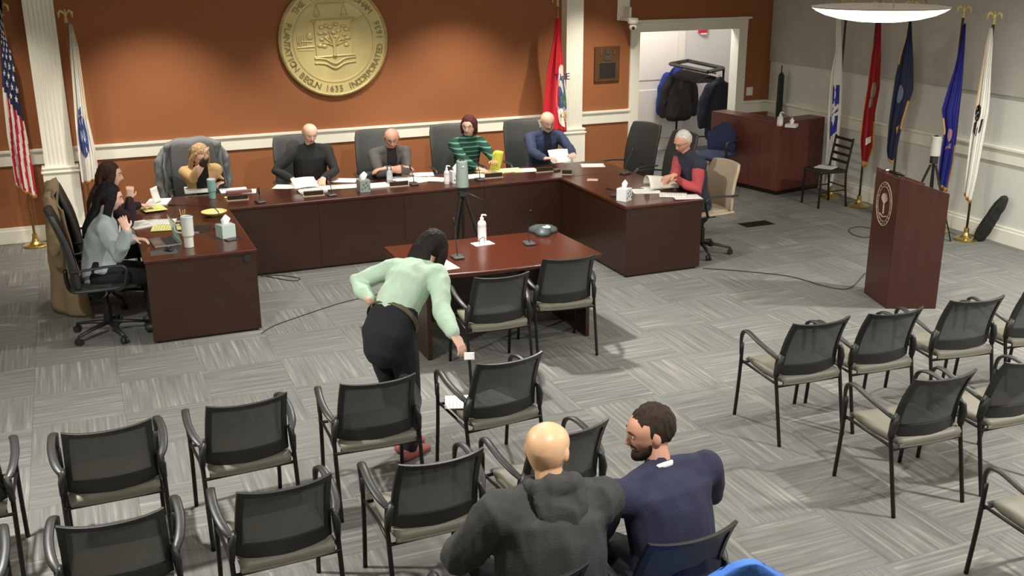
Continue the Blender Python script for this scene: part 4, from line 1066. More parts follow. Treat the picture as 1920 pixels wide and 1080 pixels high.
def star(cx, cy, rx, ry): return [(cx+(rx if k % 2 == 0 else rx*.42)*math.sin(PI*k/5), cy-(ry if k % 2 == 0 else ry*.42)*math.cos(PI*k/5)) for k in range(10)]
F_red = mat('flag_red', (186, 30, 50), .8, bump=.15); F_white = mat('flag_white', (228, 224, 214), .8, bump=.15); F_navy = mat('flag_navy', (38, 44, 78), .8, bump=.15)
yfl = 12.58
b1 = at(68, 457); 
def us_col(w_, q):
    if q < .46+.13*w_: return 2
    if q > .975: return 3
    s = w_+.35*(q-.5)*0+.10*math.sin(q*9)
    return 0 if int((s+.02)*7.0) % 2 == 1 else 1
sts = []
for r in range(11):
    for c in range(3):
        wx = .2+.3*c+(.12 if r % 2 else 0); q = .07+r*.040+.03*wx
        if wx < .95 and q < .44+.12*wx: sts.append(star(wx, q, .10 if r > 3 else .13, .016))
b1 = V((at(68, 457).x, 12.62, 0))
flag('us_flag', 'red white and blue striped flag with stars, left edge, gold stand', (b1.x, b1.y, 0), 2.52,
     [((0, -6), (3, -6)), ((0, 55), (7, 60)), ((2, 110), (24, 105)), ((6, 180), (38, 190)), ((14, 255), (52, 262)), ((24, 310), (62, 318)), ((31, 350), (70, 372))],
     [F_red, F_white, F_navy, GOLDF], us_col, decals=[('stars', sts, mat('star_white', (236, 234, 226), .8))], pole_m=mat('pole_tan', (160, 116, 70), .45))
P2 = at(158, 300, y=12.6)
flag('state_flag', 'white flag with blue shield emblem right of the left pilaster', (P2.x, 12.6, 0), at(131, 42, y=12.6).z,
     [((129, 44), (135, 44)), ((131, 90), (147, 88)), ((136, 160), (156, 155)), ((141, 230), (165, 220)), ((148, 300), (180, 285)), ((154, 345), (186, 335))],
     [F_white, mat('flag_cream', (226, 204, 172), .8), GOLDF], lambda w_, q: 2 if q > .975 else (1 if w_ > .80 and q < .6 else 0), pole_m=MATS['pole_tan'],
     decals=[('emblem_ring', [ell(.42, .68, .30, .115)], mat('emblem_blue', (62, 74, 130), .8)), ('emblem_shield', [[(.22, .63), (.6, .62), (.6, .69), (.42, .75), (.24, .70)]], mat('emblem_pale', (150, 160, 200), .8)), ('emblem_crest', [[(.3, .53), (.5, .52), (.52, .56), (.3, .57)]], MATS['emblem_blue'])])
P3 = at(1047, 160, y=12.55)
rt, rs = flag('town_flag', 'red flag with round green and blue town seal beside right pilaster', (P3.x-.02, 12.55, 0), at(1044, 12, y=12.55).z,
     [((1040, 34), (1047, 34)), ((1034, 80), (1050, 80)), ((1025, 120), (1054, 120)), ((1019, 165), (1057, 165)), ((1015, 205), (1060, 205)), ((1013, 240), (1062, 245))],
     [mat('flag_crimson', (190, 30, 44), .8, bump=.15), GOLDF], lambda w_, q: 0, pole_m=brass,
     decals=[('seal_ring', [ell(.78, .68, .36, .28)], F_white), ('seal_field', [ell(.80, .70, .27, .20)], mat('seal_blue', (66, 78, 120), .8)), ('seal_tree', [ell(.78, .71, .19, .12)], mat('seal_green', (70, 118, 66), .8)), ('seal_base', [ell(.8, .86, .18, .05)], mat('seal_orange', (205, 150, 90), .8))])
bm = text_bm('THE', .12, .002)
N3 = V((0, -1, 0)); c3 = rs(.74, .50)+V((0, -.035, 0))
b_ = bmesh.new(); merge(b_, bm, Matrix.Translation(c3) @ Matrix(((1, 0, 0, 0), (0, 0, -1, 0), (0, 1, 0, 0), (0, 0, 0, 1)))); tag(finish('seal_lettering', b_, F_navy, rt), kind='stuff')
NR = V((-.80, -.60, 0)).normalized()
def rflag(name, label, uvb, ub, rows, cols, fn, decals=(), x=9.15, ztop=None, uvt=None):
    b = at(*uvb, x=x) if ub is None else V((x, ub, 0))
    zt = at(*uvt, x=x).z if uvt else ztop
    return flag(name, label, (x, b.y, 0), zt, rows, cols, fn, N=NR, fold=.025, decals=decals)
def fit_y(u, v, x=9.15): return at(u, v, x=x).y
rflag('white_service_flag', 'white flag with blue emblem block, leftmost on the right wall', None, fit_y(1567, 250),
      [((1569, 30), (1578, 30)), ((1568, 95), (1580, 95)), ((1559, 140), (1580, 140)), ((1555, 205), (1578, 205)), ((1553, 260), (1574, 260)), ((1549, 310), (1566, 320)), ((1546, 345), (1560, 350))],
      [F_white, mat('flag_blue', (50, 52, 140), .8)], lambda w_, q: 0,
      decals=[('emblem_block', [[(.35, .38), (.9, .38), (.9, .47), (.35, .47)], [(.2, .54), (.85, .53), (.8, .62), (.5, .64), (.2, .67)]], MATS['flag_blue']), ('emblem_lines', [[(.3, .50), (.8, .44), (.85, .455), (.32, .515)], [(.25, .53), (.8, .49), (.82, .505), (.28, .54)]], mat('emblem_navy', (52, 58, 110), .8))], ztop=2.42)
rflag('red_service_flag', 'red flag with gold fringe, second from left on right wall', None, fit_y(1628, 200),
      [((1648, 35), (1653, 35)), ((1641, 75), (1653, 78)), ((1635, 105), (1652, 110)), ((1628, 160), (1650, 165)), ((1620, 210), (1641, 212)), ((1614, 262), (1639, 275)), ((1617, 312), (1625, 312))],
      [mat('flag_deep_red', (150, 26, 32), .8, bump=.15), GOLDF], lambda w_, q: 1 if w_ < .05 or q > .96 or (w_ > .94 and q > .7) else 0,
      decals=[('globe_emblem', [ell(.6, .52, .18, .05), ell(.55, .60, .14, .03)], mat('emblem_grey', (150, 140, 110), .8)), ('scroll', [[(.5, .80), (.85, .78), (.85, .81), (.5, .84)]], F_white)], ztop=2.42)
rflag('navy_service_flag', 'dark navy flag with gold fringe behind the lectern', None, fit_y(1685, 240),
      [((1706, 35), (1710, 35)), ((1700, 70), (1711, 70)), ((1690, 100), (1713, 110)), ((1681, 140), (1713, 168)), ((1675, 180), (1704, 195)), ((1668, 230), (1694, 225)), ((1664, 280), (1680, 290)), ((1666, 300), (1673, 305))],
      [mat('flag_dark_navy', (36, 42, 66), .8, bump=.15), GOLDF], lambda w_, q: 1 if q > .95 or (w_ > .93 and .55 < q < .75) or (w_ < .06 and q < .35) else 0,
      decals=[('emblem', [ell(.45, .52, .16, .07)], mat('emblem_pale_blue', (110, 118, 140), .8)), ('tassel', [[(.6, .74), (.85, .73), (.75, .77)]], GOLDF)], ztop=2.44)
rflag('blue_service_flag', 'bright blue flag with silver eagle top behind the tripod', None, fit_y(1782, 230),
      [((1808, 44), (1812, 44)), ((1802, 80), (1810, 82)), ((1790, 130), (1807, 130)), ((1777, 170), (1803, 175)), ((1767, 205), (1799, 210)), ((1772, 245), (1795, 250)), ((1763, 300), (1788, 305)), ((1759, 345), (1776, 360))],
      [mat('flag_royal', (40, 42, 128), .8, bump=.15), GOLDF], lambda w_, q: 1 if (w_ < .10 and .62 < q < .72) or q > .975 or (w_ > .92 and q > .78) else 0,
      decals=[('emblem', [ell(.5, .72, .16, .035), [(.3, .78), (.7, .76), (.72, .785), (.3, .80)]], mat('emblem_rose', (170, 130, 140), .8))], uvt=(1813, 34))
rflag('white_black_flag', 'white flag with black round emblem, rightmost on right wall', None, fit_y(1840, 220),
      [((1856, 52), (1862, 52)), ((1848, 85), (1862, 85)), ((1841, 130), (1859, 130)), ((1834, 175), (1857, 178)), ((1828, 212), (1854, 210)), ((1820, 260), (1844, 265)), ((1813, 320), (1832, 330)), ((1808, 365), (1820, 382))],
      [F_white, GOLDF, mat('flag_black', (34, 36, 34), .8)], lambda w_, q: 1 if (w_ < .08 and q < .55) or q > .97 else 0,
      decals=[('emblem', [ell(.28, .56, .22, .055), [(.12, .62), (.75, .60), (.7, .66), (.4, .69), (.14, .67)]], MATS['flag_black']), ('emblem_stripe', [[(.1, .57), (.5, .54), (.5, .55), (.1, .585)], [(.1, .60), (.55, .575), (.55, .585), (.1, .615)]], F_white)], uvt=(1861, 46))

# ================================================================ coat rack beyond the doorway
ZR = 1.44
A_ = at(1256, 120, ZR); B_ = at(1290, 114, ZR); C2_ = at(1357, 128, ZR); 
D2_ = at(1327, 135, ZR)
rk = thing('coat_rack', 'black metal coat rack with rows of hangers beyond doorway', 'rack', (0, 0, 0))
for nm, p, q in (('top_bar', A_, B_), ('top_bar', B_, C2_), ('top_bar', C2_, D2_), ('top_bar', D2_, A_)):
    bm = bmesh.new(); loft(bm, [p, q], (.030, .026), side=(0, 0, 1), seg=4); finish(nm, bm, black_metal, rk)
for p in ((A_+B_)/2, C2_):
    finish('post', TB(([V((p.x, p.y, 0)), p], .02), seg=6), black_metal, rk)
m0 = (A_+B_)/2-V((0, 0, .05)); m1 = (C2_+D2_)/2-V((0, 0, .05))
finish('hanging_rail', TB(([m0, m1], .012), seg=8), black_metal, rk)


ax = (m1-m0).normalized(); pr = V((-ax.y, ax.x, 0))
hg0 = None; hang_m = mat('hanger_black', (44, 42, 40), .4)
for k in range(14):
    p = m0.lerp(m1, .14+.72*k/13)
    if hg0 is None:
        bm = bmesh.new(); loft(bm, smooth_path([(0, 0, -.005), (.02, 0, .012), (0, 0, .03), (-.018, 0, .015)], 3), .003, seg=5)
        loft(bm, [(0, 0, 0), (0, 0, -.05)], .003, seg=5); loft(bm, smooth_path([(-.21, 0, -.14), (-.1, 0, -.07), (0, 0, -.05), (.1, 0, -.07), (.21, 0, -.14)], 3), (.006, .014), side=(0, 1, 0), seg=6); loft(bm, [(-.2, 0, -.14), (.2, 0, -.14)], .005, seg=5)
        hg0 = finish('coat_hanger', bm, hang_m); o = hg0
    else: o = hg0.copy(); COL.objects.link(o)
    o.location = p-V((0, 0, .012)); o.rotation_euler = (0, 0, math.atan2(pr.y, pr.x)); tag(o, 'one of the alike empty black hangers between the coats on the rack', 'hanger', 'empty hangers on the coat rack')
def hanging_coat(name, label, p, m, wid=.23, ln=.85, dep=.10, rz=0, hood=None, seed=1):
    t = thing(name, label, 'coat', p, rz); bm = bmesh.new()
    loft(bm, [(0, 0, -.05), (0, 0, -.09), (0, 0, -.16), (0, 0, -.4), (0, 0, -ln*.8), (0, 0, -ln)], [(.05, .05), (.12, .07), (wid*.9, dep*.8), (wid*.85, dep), (wid*.95, dep*1.1), (wid, dep*1.1)], side=(1, 0, 0), seg=20, caps='round')
    for s in (-1, 1): loft(bm, [(s*wid*.75, 0, -.15), (s*(wid+.03), .02, -.32), (s*(wid+.06), .03, -.55), (s*(wid+.05), .03, -.72)], [.07, .065, .058, .048], seg=10, caps='round')
    remeshed('shell', bm, m, t, .014, 2, lambda b: folds(b, .014, 8, seed, V((1, 1, .4))))
    finish('hook', TB((smooth_path([(0, 0, -.06), (0, 0, .02), (.018, 0, .03)], 3), .003), seg=5), hang_m, t)
    if hood:
        bm = bmesh.new(); ellip(bm, (0, -.04, -.08), (.11, .08, .09), sub=3); remeshed('hood', bm, hood, t, .014, 1, lambda b: folds(b, .01, 10, seed))
    return t
rzc = math.atan2(pr.y, pr.x)
hanging_coat('coat', 'black jacket hanging at left end of the coat rack', m0.lerp(m1, .06)-V((0, 0, .05)), fab('dark_jacket', (44, 42, 42)), rz=rzc, ln=.74, dep=.075, seed=2)
hanging_coat('coat', 'bright blue and black jacket hanging behind the first black jacket', m0.lerp(m1, .0)+V((-.05, 0, -.02)), fab('royal_jacket', (40, 62, 140)), rz=rzc, ln=.62, dep=.09, wid=.2, hood=MATS['royal_jacket'], seed=3)
hanging_coat('coat', 'long navy coat hanging at right end of the coat rack', m0.lerp(m1, .93)+V((.1, .0, -.07)), fab('navy_coat', (40, 46, 60)), rz=rzc, ln=.86, dep=.08, wid=.19, seed=4)
hanging_coat('coat', 'dark coat tucked behind the long navy coat on the rack', m0.lerp(m1, .99)+V((.12, .05, -.06)), fab('dark_navy_coat', (34, 38, 50)), rz=rzc, ln=.8, dep=.07, wid=.17, seed=5)
# slim green post in the corner
gp = at(1438, 205, .985)
g_ = thing('umbrella', 'slim dark green folded umbrella standing in the corner behind counter', 'umbrella', (XR-.10, 12.45, .73))
finish('canopy', LT([(.012, 0), (.04, .05), (.045, .3), (.04, .72), (.015, .76)]), mat('dark_green_cloth', (44, 58, 44), .8), g_, smooth=True); finish('handle', TB(([(0, 0, .74), (0, 0, .86)], .008)), black_metal, g_)

# ================================================================ coats over chairs
def draped(name, label, loc, rz, m, htop, wid, ybk, bot, front, seed, skirt=.34, cat='coat', wrap=.0):
    """cloth over a chair back: from the front edge, over the top, down the back to `bot`"""
    t = thing(name, label, cat, loc, rz); bm = bmesh.new(); rows = []; NQ, NW = 26, 26
    L1 = htop-front; L2 = htop-bot; tot = L1+.10+L2
    for j in range(NQ+1):
        d = tot*j/NQ
        if d < L1: y, z = ybk+.055-.03*(1-d/L1), front+d
        elif d < L1+.10: a = PI*(d-L1)/.10; y, z = ybk+.01+.05*math.cos(a), htop+.035*math.sin(a)
        else: q = (d-L1-.10)/L2; y, z = ybk-.05-.05*q, htop-(d-L1-.10)
        row = []
        for i in range(NW+1):
            s = -1+2*i/NW; q = max(0, (d-L1)/L2)
            ww = wid*(1+skirt*(q if d > L1 else .05)); zz = z-.05*s*s*(1 if z > htop-.15 else .0)-(.10*abs(s)*q if d > L1 else 0)
            yy = y+((.10+wrap*q)*min(1, q*5)*abs(s)**3 if d > L1 else -.02*s*s)+.03*math.sin(s*9+seed+2*q)*min(1, q*2+.15)
            row.append(bm.verts.new((s*ww+.01*math.sin(d*14+seed), yy+.012*noise.noise(V((s*3, d*6, seed))), max(.012, zz+.01*math.sin(s*7+seed)))))
        rows.append(row)
    for j in range(NQ):
        for i in range(NW): bm.faces.new((rows[j][i], rows[j][i+1], rows[j+1][i+1], rows[j+1][i]))
    finish('cloth', bm, m, t, smooth=True, solid=.014)
    for s in (-1, 1):
        bm = bmesh.new(); loft(bm, [(s*wid*.8, ybk-.03, htop-.06), (s*(wid+.05), ybk-.02, htop-.22), (s*(wid+.07), ybk-.04, htop-.5), (s*(wid+.03), ybk-.02, htop-.66)], [.05, .058, .05, .04], seg=10, caps='round')
        remeshed('sleeve', bm, m, t, .012, 2, lambda b: folds(b, .012, 12, seed+s))
    return t
draped('coat', 'long tan coat draped over office chair, hanging to the carpet', (.11, 10.06, 0), -PI/2, fab('tan_coat', (136, 116, 88)), 1.19, .29, -.38, .06, .95, 1.3, skirt=.04, wrap=.20)
draped('coat', 'grey quilted coat draped over the chair behind the blonde woman', (1.15, 11.66, 0), PI, fab('grey_coat', (112, 115, 116)), 1.17, .30, -.39, .45, .75, 4.1, skirt=.12)

# ================================================================ things on the desks
def sheet(bm, c, w_, d_, rz, z, curl_=0., n=4, seed=0):
    g = []; R_ = Matrix.Rotation(rz, 3, 'Z')
    for j in range(n+1):
        for i in range(n+1):
            x = (-.5+i/n)*w_; y = (-.5+j/n)*d_; p = R_ @ V((x, y, 0))+V((c[0], c[1], z+curl_*((i/n)**2)*((j/n)))); g.append(bm.verts.new(p))
    for j in range(n):
        for i in range(n): a = j*(n+1)+i; bm.faces.new((g[a], g[a+1], g[a+n+2], g[a+n+1]))
PRN = random.Random(5)
def papers(label, uv, rz=0, m=None, w_=.215, d_=.28, group=None, thick=.0012, z=None, curl_=0., text=True, layer=0, at_=None):
    p = V(at_) if at_ else at(uv[0], uv[1], H); zz = (z if z is not None else H)+.0008+layer*.003
    t = thing('paper_sheet' if thick < .004 else 'paper_stack', label, 'paper', (p.x, p.y, zz), math.radians(rz), group)
    if thick < .004:
        bm = bmesh.new(); sheet(bm, (0, 0), w_, d_, 0, 0, curl_); finish('sheet', bm, m or paper, t, solid=.0012, smooth=True)
    else:
        n = 3
        for k in range(n):
            dx = PRN.uniform(-.006, .006); finish('sheets', BX(((-w_/2+dx, -d_/2+dx, k*thick/n), (w_/2+dx, d_/2+dx, (k+1)*thick/n-.0006))), m or paper, t)
    if text:
        bm = bmesh.new()
        for k in range(9):
            y = d_*.38-k*d_*.085; l = w_*PRN.uniform(.25, .4); zt = thick+.0006 if thick >= .004 else .0012+curl_*.3
            if curl_ == 0: box(bm, (-w_*.4, y, zt), (-w_*.4+l*2, y+.003, zt+.0003))
        if curl_ == 0: tag(finish('printed_lines', bm, mat('print_grey', (150, 150, 150), .8), t), kind='stuff')
        else: bm.free()
    return t
PL = [
 ('white papers right of the raised fist on left desk', (296, 380), -15, paper, .012, 0, 0), ('yellow-green note sheet among papers by raised fist', (287, 393), 10, paper_y, .001, .0, 5),
 ('white papers in front of grey-sweater woman', (262, 422), 20, paper, .010, 0, 0), ('white sheet spread toward the middle of left desk', (300, 416), 75, paper, .001, 0, 0), ('yellow legal pad behind the laptop', (314, 428), 80, paper_y, .008, 0, 1),
 ('stack of white papers in front of blonde woman', (372, 358), 85, paper, .03, 0, 0), ('white papers right of the teal tumbler', (437, 357), 88, paper, .006, 0, 0), ('second white sheet right of the teal tumbler', (455, 359), 80, paper, .001, 0, 0),
 ('white sheet under turtleneck man left hand side of photo', (538, 350), 65, paper, .001, .0, 0), ('white papers held flat by the turtleneck man', (572, 345), 95, paper, .010, .0, 1), ('open booklet behind the nameplate of turtleneck man', (585, 358), 88, paper, .02, 0, 0), ('white sheet right of the turtleneck man booklet', (622, 351), 85, paper, .001, 0, 0),
 ('white sheet left of the grey-green tissue box, far one', (647, 338), 60, paper, .001, 0, 0), ('white sheet left of the grey-green tissue box, near one', (648, 350), 80, paper, .001, 0, 1), ('small stack of papers between tissue box and water bottle', (705, 349), 90, paper, .012, 0, 0),
 ('white sheet before the folded arms of the man in cardigan', (757, 334), 85, paper, .001, 0, 0), ('white stack right of the water bottle', (772, 341), 100, paper, .008, 0, 1), ('white sheet fanned right of the cardigan man, nearest desk edge', (800, 337), 60, paper, .001, 0, 2), ('white sheet fanned right of the cardigan man, farthest one', (790, 327), 75, paper, .001, 0, 0), ('white sheet reaching towards the sanitizer bottle', (818, 336), 50, paper, .001, 0, 0),
 ('cream papers under the green-sweater woman hand', (917, 324), 95, mat('cream_paper', (236, 228, 170), .8), .01, 0, 0), ('pale papers right of the bright yellow sheet', (955, 320), 85, MATS['cream_paper'], .008, 0, 0), ('white sheet left of the blazer man nameplate', (984, 319), 80, paper, .001, 0, 0), ('white papers before green-sweater woman near edge', (893, 331), 90, paper, .006, 0, 0),
 ('single white sheet alone right of the blazer man', (1111, 310), 70, paper, .001, 0, 0), ('white papers right of the patterned tissue box', (1212, 359), 70, paper, .004, 0, 0), ('second white sheet under the paper roll', (1232, 352), 100, paper, .001, 0, 0), ('white sheet at near right corner of right desk', (1262, 366), 60, paper, .001, 0, 1), ('white sheet overhanging right desk corner', (1287, 369), 75, paper, .001, 0, 0),
 ('white sheet on witness table beside standing woman', (826, 498), 5, paper, .001, 0, 0),
]
for lab, uv, rz, m_, th, cu_, lay in PL: papers(lab, uv, rz, m_, thick=th, layer=lay)
papers('small pink-white card on the right wing desk', (1111, 337), 60, mat('pink_card', (214, 170, 150), .8), w_=.12, d_=.12, thick=.001, text=False)
def upright(label, p, rx, rz, m, w_=.215, d_=.28, bend=.03, name='paper_sheet', cat='paper'):
    t = thing(name, label, cat, p, rz); bm = bmesh.new(); n = 6; g = []
    for j in range(n+1):
        for i in range(n+1):
            x = (-.5+i/n)*w_; y = (j/n)*d_; b = bend*math.sin(PI*i/n)+bend*(j/n)**2; c_, s_ = math.cos(rx), math.sin(rx); g.append(bm.verts.new((x, y*c_-b*s_, y*s_+b*c_)))
    for j in range(n):
        for i in range(n): a = j*(n+1)+i; bm.faces.new((g[a], g[a+1], g[a+n+2], g[a+n+1]))
    finish('sheet', bm, m, t, solid=.0012, smooth=True); return t
upright('white sheet held up in both hands by the blazer man', tuple(at(1055, 306, .79)), math.radians(38), -.1, paper, w_=.27, d_=.20, bend=.012)
upright('bright yellow sheet lifted by the green-sweater woman', tuple(at(926, 322, .765)), math.radians(62), math.radians(200), paper_b, w_=.16, d_=.24, bend=.04)
upright('white sheet standing folded beside the raised fist', tuple(at(296, 378, .76)), math.radians(70), math.radians(60), paper, w_=.15, d_=.15, bend=.02)
upright('white papers curled up by the turtleneck man hands', tuple(at(576, 352, .77)), math.radians(22), .1, paper, w_=.26, d_=.18, bend=.01)
# rolled paper held by white-haired man
pr_ = thing('paper_roll', 'large curled white paper held by the white-haired man', 'paper', tuple(at(1240, 352, .745)), math.radians(75))
bm = bmesh.new(); n = 16; g = []
for j in range(9):
    for i in range(n+1):
        a = PI*(.02+.93*i/n); y = -.16+.32*j/8; r = .105+.03*j/8; g.append(bm.verts.new((r*math.cos(a)*1.1, y, .002+r*math.sin(a)*1.0)))
for j in range(8):
    for i in range(n): a = j*(n+1)+i; bm.faces.new((g[a], g[a+1], g[a+n+2], g[a+n+1]))
finish('sheet', bm, mat('ivory_paper', (222, 218, 202), .8), pr_, solid=.0015, smooth=True)
# nameplates
for lab, (u, v), rz in [('nameplate in front of blonde woman', (446, 375), 178), ('nameplate in front of turtleneck man', (588, 367), 178), ('nameplate in front of cardigan man', (748, 349), 178), ('nameplate in front of green-sweater woman', (925, 333), 178), ('nameplate in front of blazer man', (1021, 322), 178), ('small dark block nameplate at the inner desk corner', (1063, 327), 150)]:
    p = at(u, v, H); t = thing('nameplate', 'dark '+lab+', clear holder', 'nameplate', (p.x, p.y, H), math.radians(rz), 'nameplates along the dais')
    wd = .11 if 'block' not in lab else .06
    bm = bmesh.new(); prism(bm, [(-wd, -.03), (wd, -.03), (wd, .03), (-wd, .03)], 0, .008); finish('holder', bm, mat('holder_clear', (190, 170, 150), .2), t)
    finish('plate', BX(((-wd*.9, .008, .008), (wd*.9, .018, .052))), plate_dark, t, bevel=.002)
    finish('plate_edge', BX(((-wd*.94, .006, .006), (wd*.94, .0075, .056))), brass, t)
# gooseneck microphones
def goose(label, uv, rz, ln=.34, tilt=.5, z=H, group=None, dark=black_plastic):
    p = at(uv[0], uv[1], z); t = thing('microphone', label, 'microphone', (p.x, p.y, z), math.radians(rz), group)
    finish('base', BX(((-.045, -.06, 0), (.045, .06, .022))), mat('mic_base_grey', (70, 70, 70), .35), t, bevel=.01)
    top = V((0, ln*math.sin(tilt), .02+ln*math.cos(tilt)))
    path = smooth_path([(0, .0, .02), (0, ln*.1, .02+ln*.45*math.cos(tilt*.5)), tuple(top)], 4)
    finish('gooseneck', TB((path, .0045), seg=6), dark, t, smooth=True)
    bm = bmesh.new(); d = (path[-1]-path[-2]).normalized(); loft(bm, [top, top+d*.05], .010, seg=8, caps='round'); finish('capsule', bm, black_metal, t, smooth=True)
    finish('button', LT([(.008, .022), (.008, .027)], (0, -.035, 0)), chrome, t); return t
goose('small black microphone base alone on desk between blonde woman and turtleneck man', (488, 379), 10, .07, .2)
goose('gooseneck microphone right of turtleneck man nameplate', (622, 366), 0, .16, .6)
goose('gooseneck microphone right of cardigan man nameplate', (776, 346), 0, .16, .6)
goose('gooseneck microphone left of green-sweater woman nameplate', (900, 338), 5, .18, .4)
goose('gooseneck microphone right of blazer man nameplate', (1040, 320), 20, .12, .8)
goose('thin gooseneck microphone at empty black chair', (1172, 326), -65, .24, .5)
goose('long gooseneck microphone lying across the left desk corner', (414, 428), 62, .46, 1.15)
goose('black microphone beside the patterned tissue box', (1156, 367), 80, .08, .9)
goose('gooseneck microphone on witness table left of sanitizer', (858, 484), 0, .26, .25)
goose('gooseneck microphone on witness table beside conference phone', (992, 458), -5, .24, -.1)
# tissue boxes
def tissue(label, uv, m, s=.115, h=.125, rz=10, z=H, deco=None, name='tissue_box'):
    p = at(uv[0], uv[1], z); t = thing(name, label, 'tissue box', (p.x, p.y, z), math.radians(rz))
    finish('carton', BX(((-s/2, -s/2, 0), (s/2, s/2, h))), m, t, bevel=.004)
    bm = bmesh.new(); rr = random.Random(int(uv[0]))
    vs = [bm.verts.new((.03*math.cos(a)*rr.uniform(.6, 1.2), .018*math.sin(a), h)) for a in [2*PI*k/10 for k in range(10)]]
    vt = [bm.verts.new((.045*math.cos(2*PI*k/10)*rr.uniform(.5, 1.2)+.01, .03*math.sin(2*PI*k/10), h+.03+.02*rr.random())) for k in range(10)]; ap = bm.verts.new((.012, 0, h+.085))
    for k in range(10): bm.faces.new((vs[k], vs[(k+1) % 10], vt[(k+1) % 10], vt[k])); bm.faces.new((vt[k], vt[(k+1) % 10], ap))
    finish('tissue', bm, mat('tissue_white', (244, 242, 238), .9), t, smooth=True)
    if deco:
        for k in range(6):
            a = -s*.36+s*.14*k; zz = h*(.2+.12*((k*3) % 5)); finish('printed_leaf', BX(((a, -s/2-.0012, zz), (a+s*.12, -s/2, zz+.02))), deco, t)
    return t
carton = mat('carton_pale_green', (178, 192, 186), .6); leafm = mat('print_slate', (70, 84, 104), .6)
tissue('pale green tissue box on the left wing desk', (424, 444), carton, .13, .12, 20)
tissue('grey-green tissue box between turtleneck and cardigan men', (682, 359), mat('carton_grey', (136, 146, 138), .6), .115, .13, 5, deco=leafm)
tissue('white patterned tissue box behind the tripod camera', (855, 342), mat('carton_white', (222, 224, 222), .6), .115, .13, 0, deco=leafm)
tissue('white tissue box with dark leaf print on right desk', (1170, 376), MATS['carton_white'], .115, .13, 30, deco=leafm)
tissue('open white tissue pack on the reception counter', (1484, 238), MATS['carton_white'], .14, .04, 40, z=HC, name='tissue_pack')
# tumblers, bottles
def tumbler(label, uv, m, r, h, handle=False, straw=False):
    p = at(uv[0], uv[1], H); t = thing('tumbler', label, 'tumbler', (p.x, p.y, H))
    finish('body', LT([(r*.72, 0), (r*.76, .003), (r*.78, h*.35), (r*.97, h*.42), (r, h*.95), (r*1.02, h)], seg=28), m, t, smooth=False, bevel=.002)
    finish('lid', LT([(r*1.03, h), (r*1.04, h+.012), (r*.9, h+.018), (r*.88, h+.012), (.001, h+.012)], seg=28), mat('tumbler_lid', (190, 200, 200), .3), t)
    if handle: finish('handle', TB((smooth_path([(-r, 0, h*.9), (-r-.045, 0, h*.9), (-r-.05, 0, h*.6), (-r*.9, 0, h*.5)], 4), .008), seg=8), m, t, smooth=True)
    if straw: finish('straw', TB(([(.01, 0, h), (.03, .01, h+.08)], .004)), mat('straw_clear', (220, 220, 215), .3), t)
    return t
tumbler('teal insulated tumbler with clear lid in front of blonde woman', (399, 372), mat('teal_steel', (132, 176, 166), .35), .043, .19)
tumbler('large white tumbler with handle beside the laptop', (355, 463), mat('white_steel', (206, 206, 198), .35), .052, .255, handle=True)
def pump(label, uv, z=H, h=.17, r=.036, m=None, tray=False, name='sanitizer_bottle'):
    p = at(uv[0], uv[1], z); t = thing(name, label, 'bottle', (p.x, p.y, z))
    finish('body', LT([(r*.9, 0), (r, .006), (r, h*.82), (r*.8, h*.92), (r*.38, h), (r*.38, h+.012)], seg=24), m or mat('bottle_milk', (226, 220, 212), .25, spec=.5), t, smooth=False)
    finish('label_band', LT([(r*1.012, h*.2), (r*1.012, h*.65)], seg=24), mat('bottle_label', (240, 236, 232), .5), t)
    finish('pump', TB(([(0, 0, h), (0, 0, h+.045)], .007), ([(0, 0, h+.045), (.03, -.01, h+.043), (.036, -.012, h+.034)], .007)), mat('pump_white', (238, 236, 230), .4), t, smooth=True)
    finish('cap', LT([(r*.45, h), (r*.45, h+.018), (r*.3, h+.022)]), MATS['pump_white'], t); return t
pump('clear pump sanitizer bottle on white tray on witness table', (904, 452), h=.19, r=.038)
pump('pump sanitizer bottle left of the tripod camera on the dais', (838, 345), h=.155, r=.03)
pump('white sanitizer bottle on the reception counter', (1462, 236), z=HC, h=.13, r=.038, name='sanitizer_bottle')
p = at(905, 457, H); tr = thing('tray', 'small white tray with cable under the pump bottle', 'tray', (p.x, p.y, H), .1)
finish('plate', BX(((-.09, -.06, 0), (.09, .06, .004))), mat('tray_white', (220, 212, 208), .4), tr, bevel=.002)
for dx in (-.03, .035): finish('clip', TB(([(dx-.02, -.045, .006), (dx+.02, -.045, .006), (dx+.02, -.015, .006), (dx-.02, -.015, .006), (dx-.02, -.045, .006)], .004), seg=5), MATS['pump_white'], tr)
finish('cable_loop', TB((smooth_path([(-.04, -.03, .006), (-.05, -.04, .05), (-.01, -.05, .07), (.0, -.04, .01)], 4), .003), seg=5), black_plastic, tr)
p = at(731, 345, H); wb = thing('water_bottle', 'small clear water bottle in front of cardigan man', 'bottle', (p.x, p.y, H))
finish('body', LT([(.028, 0), (.032, .01), (.032, .11), (.028, .135), (.012, .16), (.012, .17)]), glass_m, wb, smooth=False); finish('cap', LT([(.014, .168), (.014, .185)]), MATS['pump_white'], wb); finish('label_band', LT([(.0325, .05), (.0325, .1)]), mat('bottle_label_grey', (200, 205, 210), .5), wb)
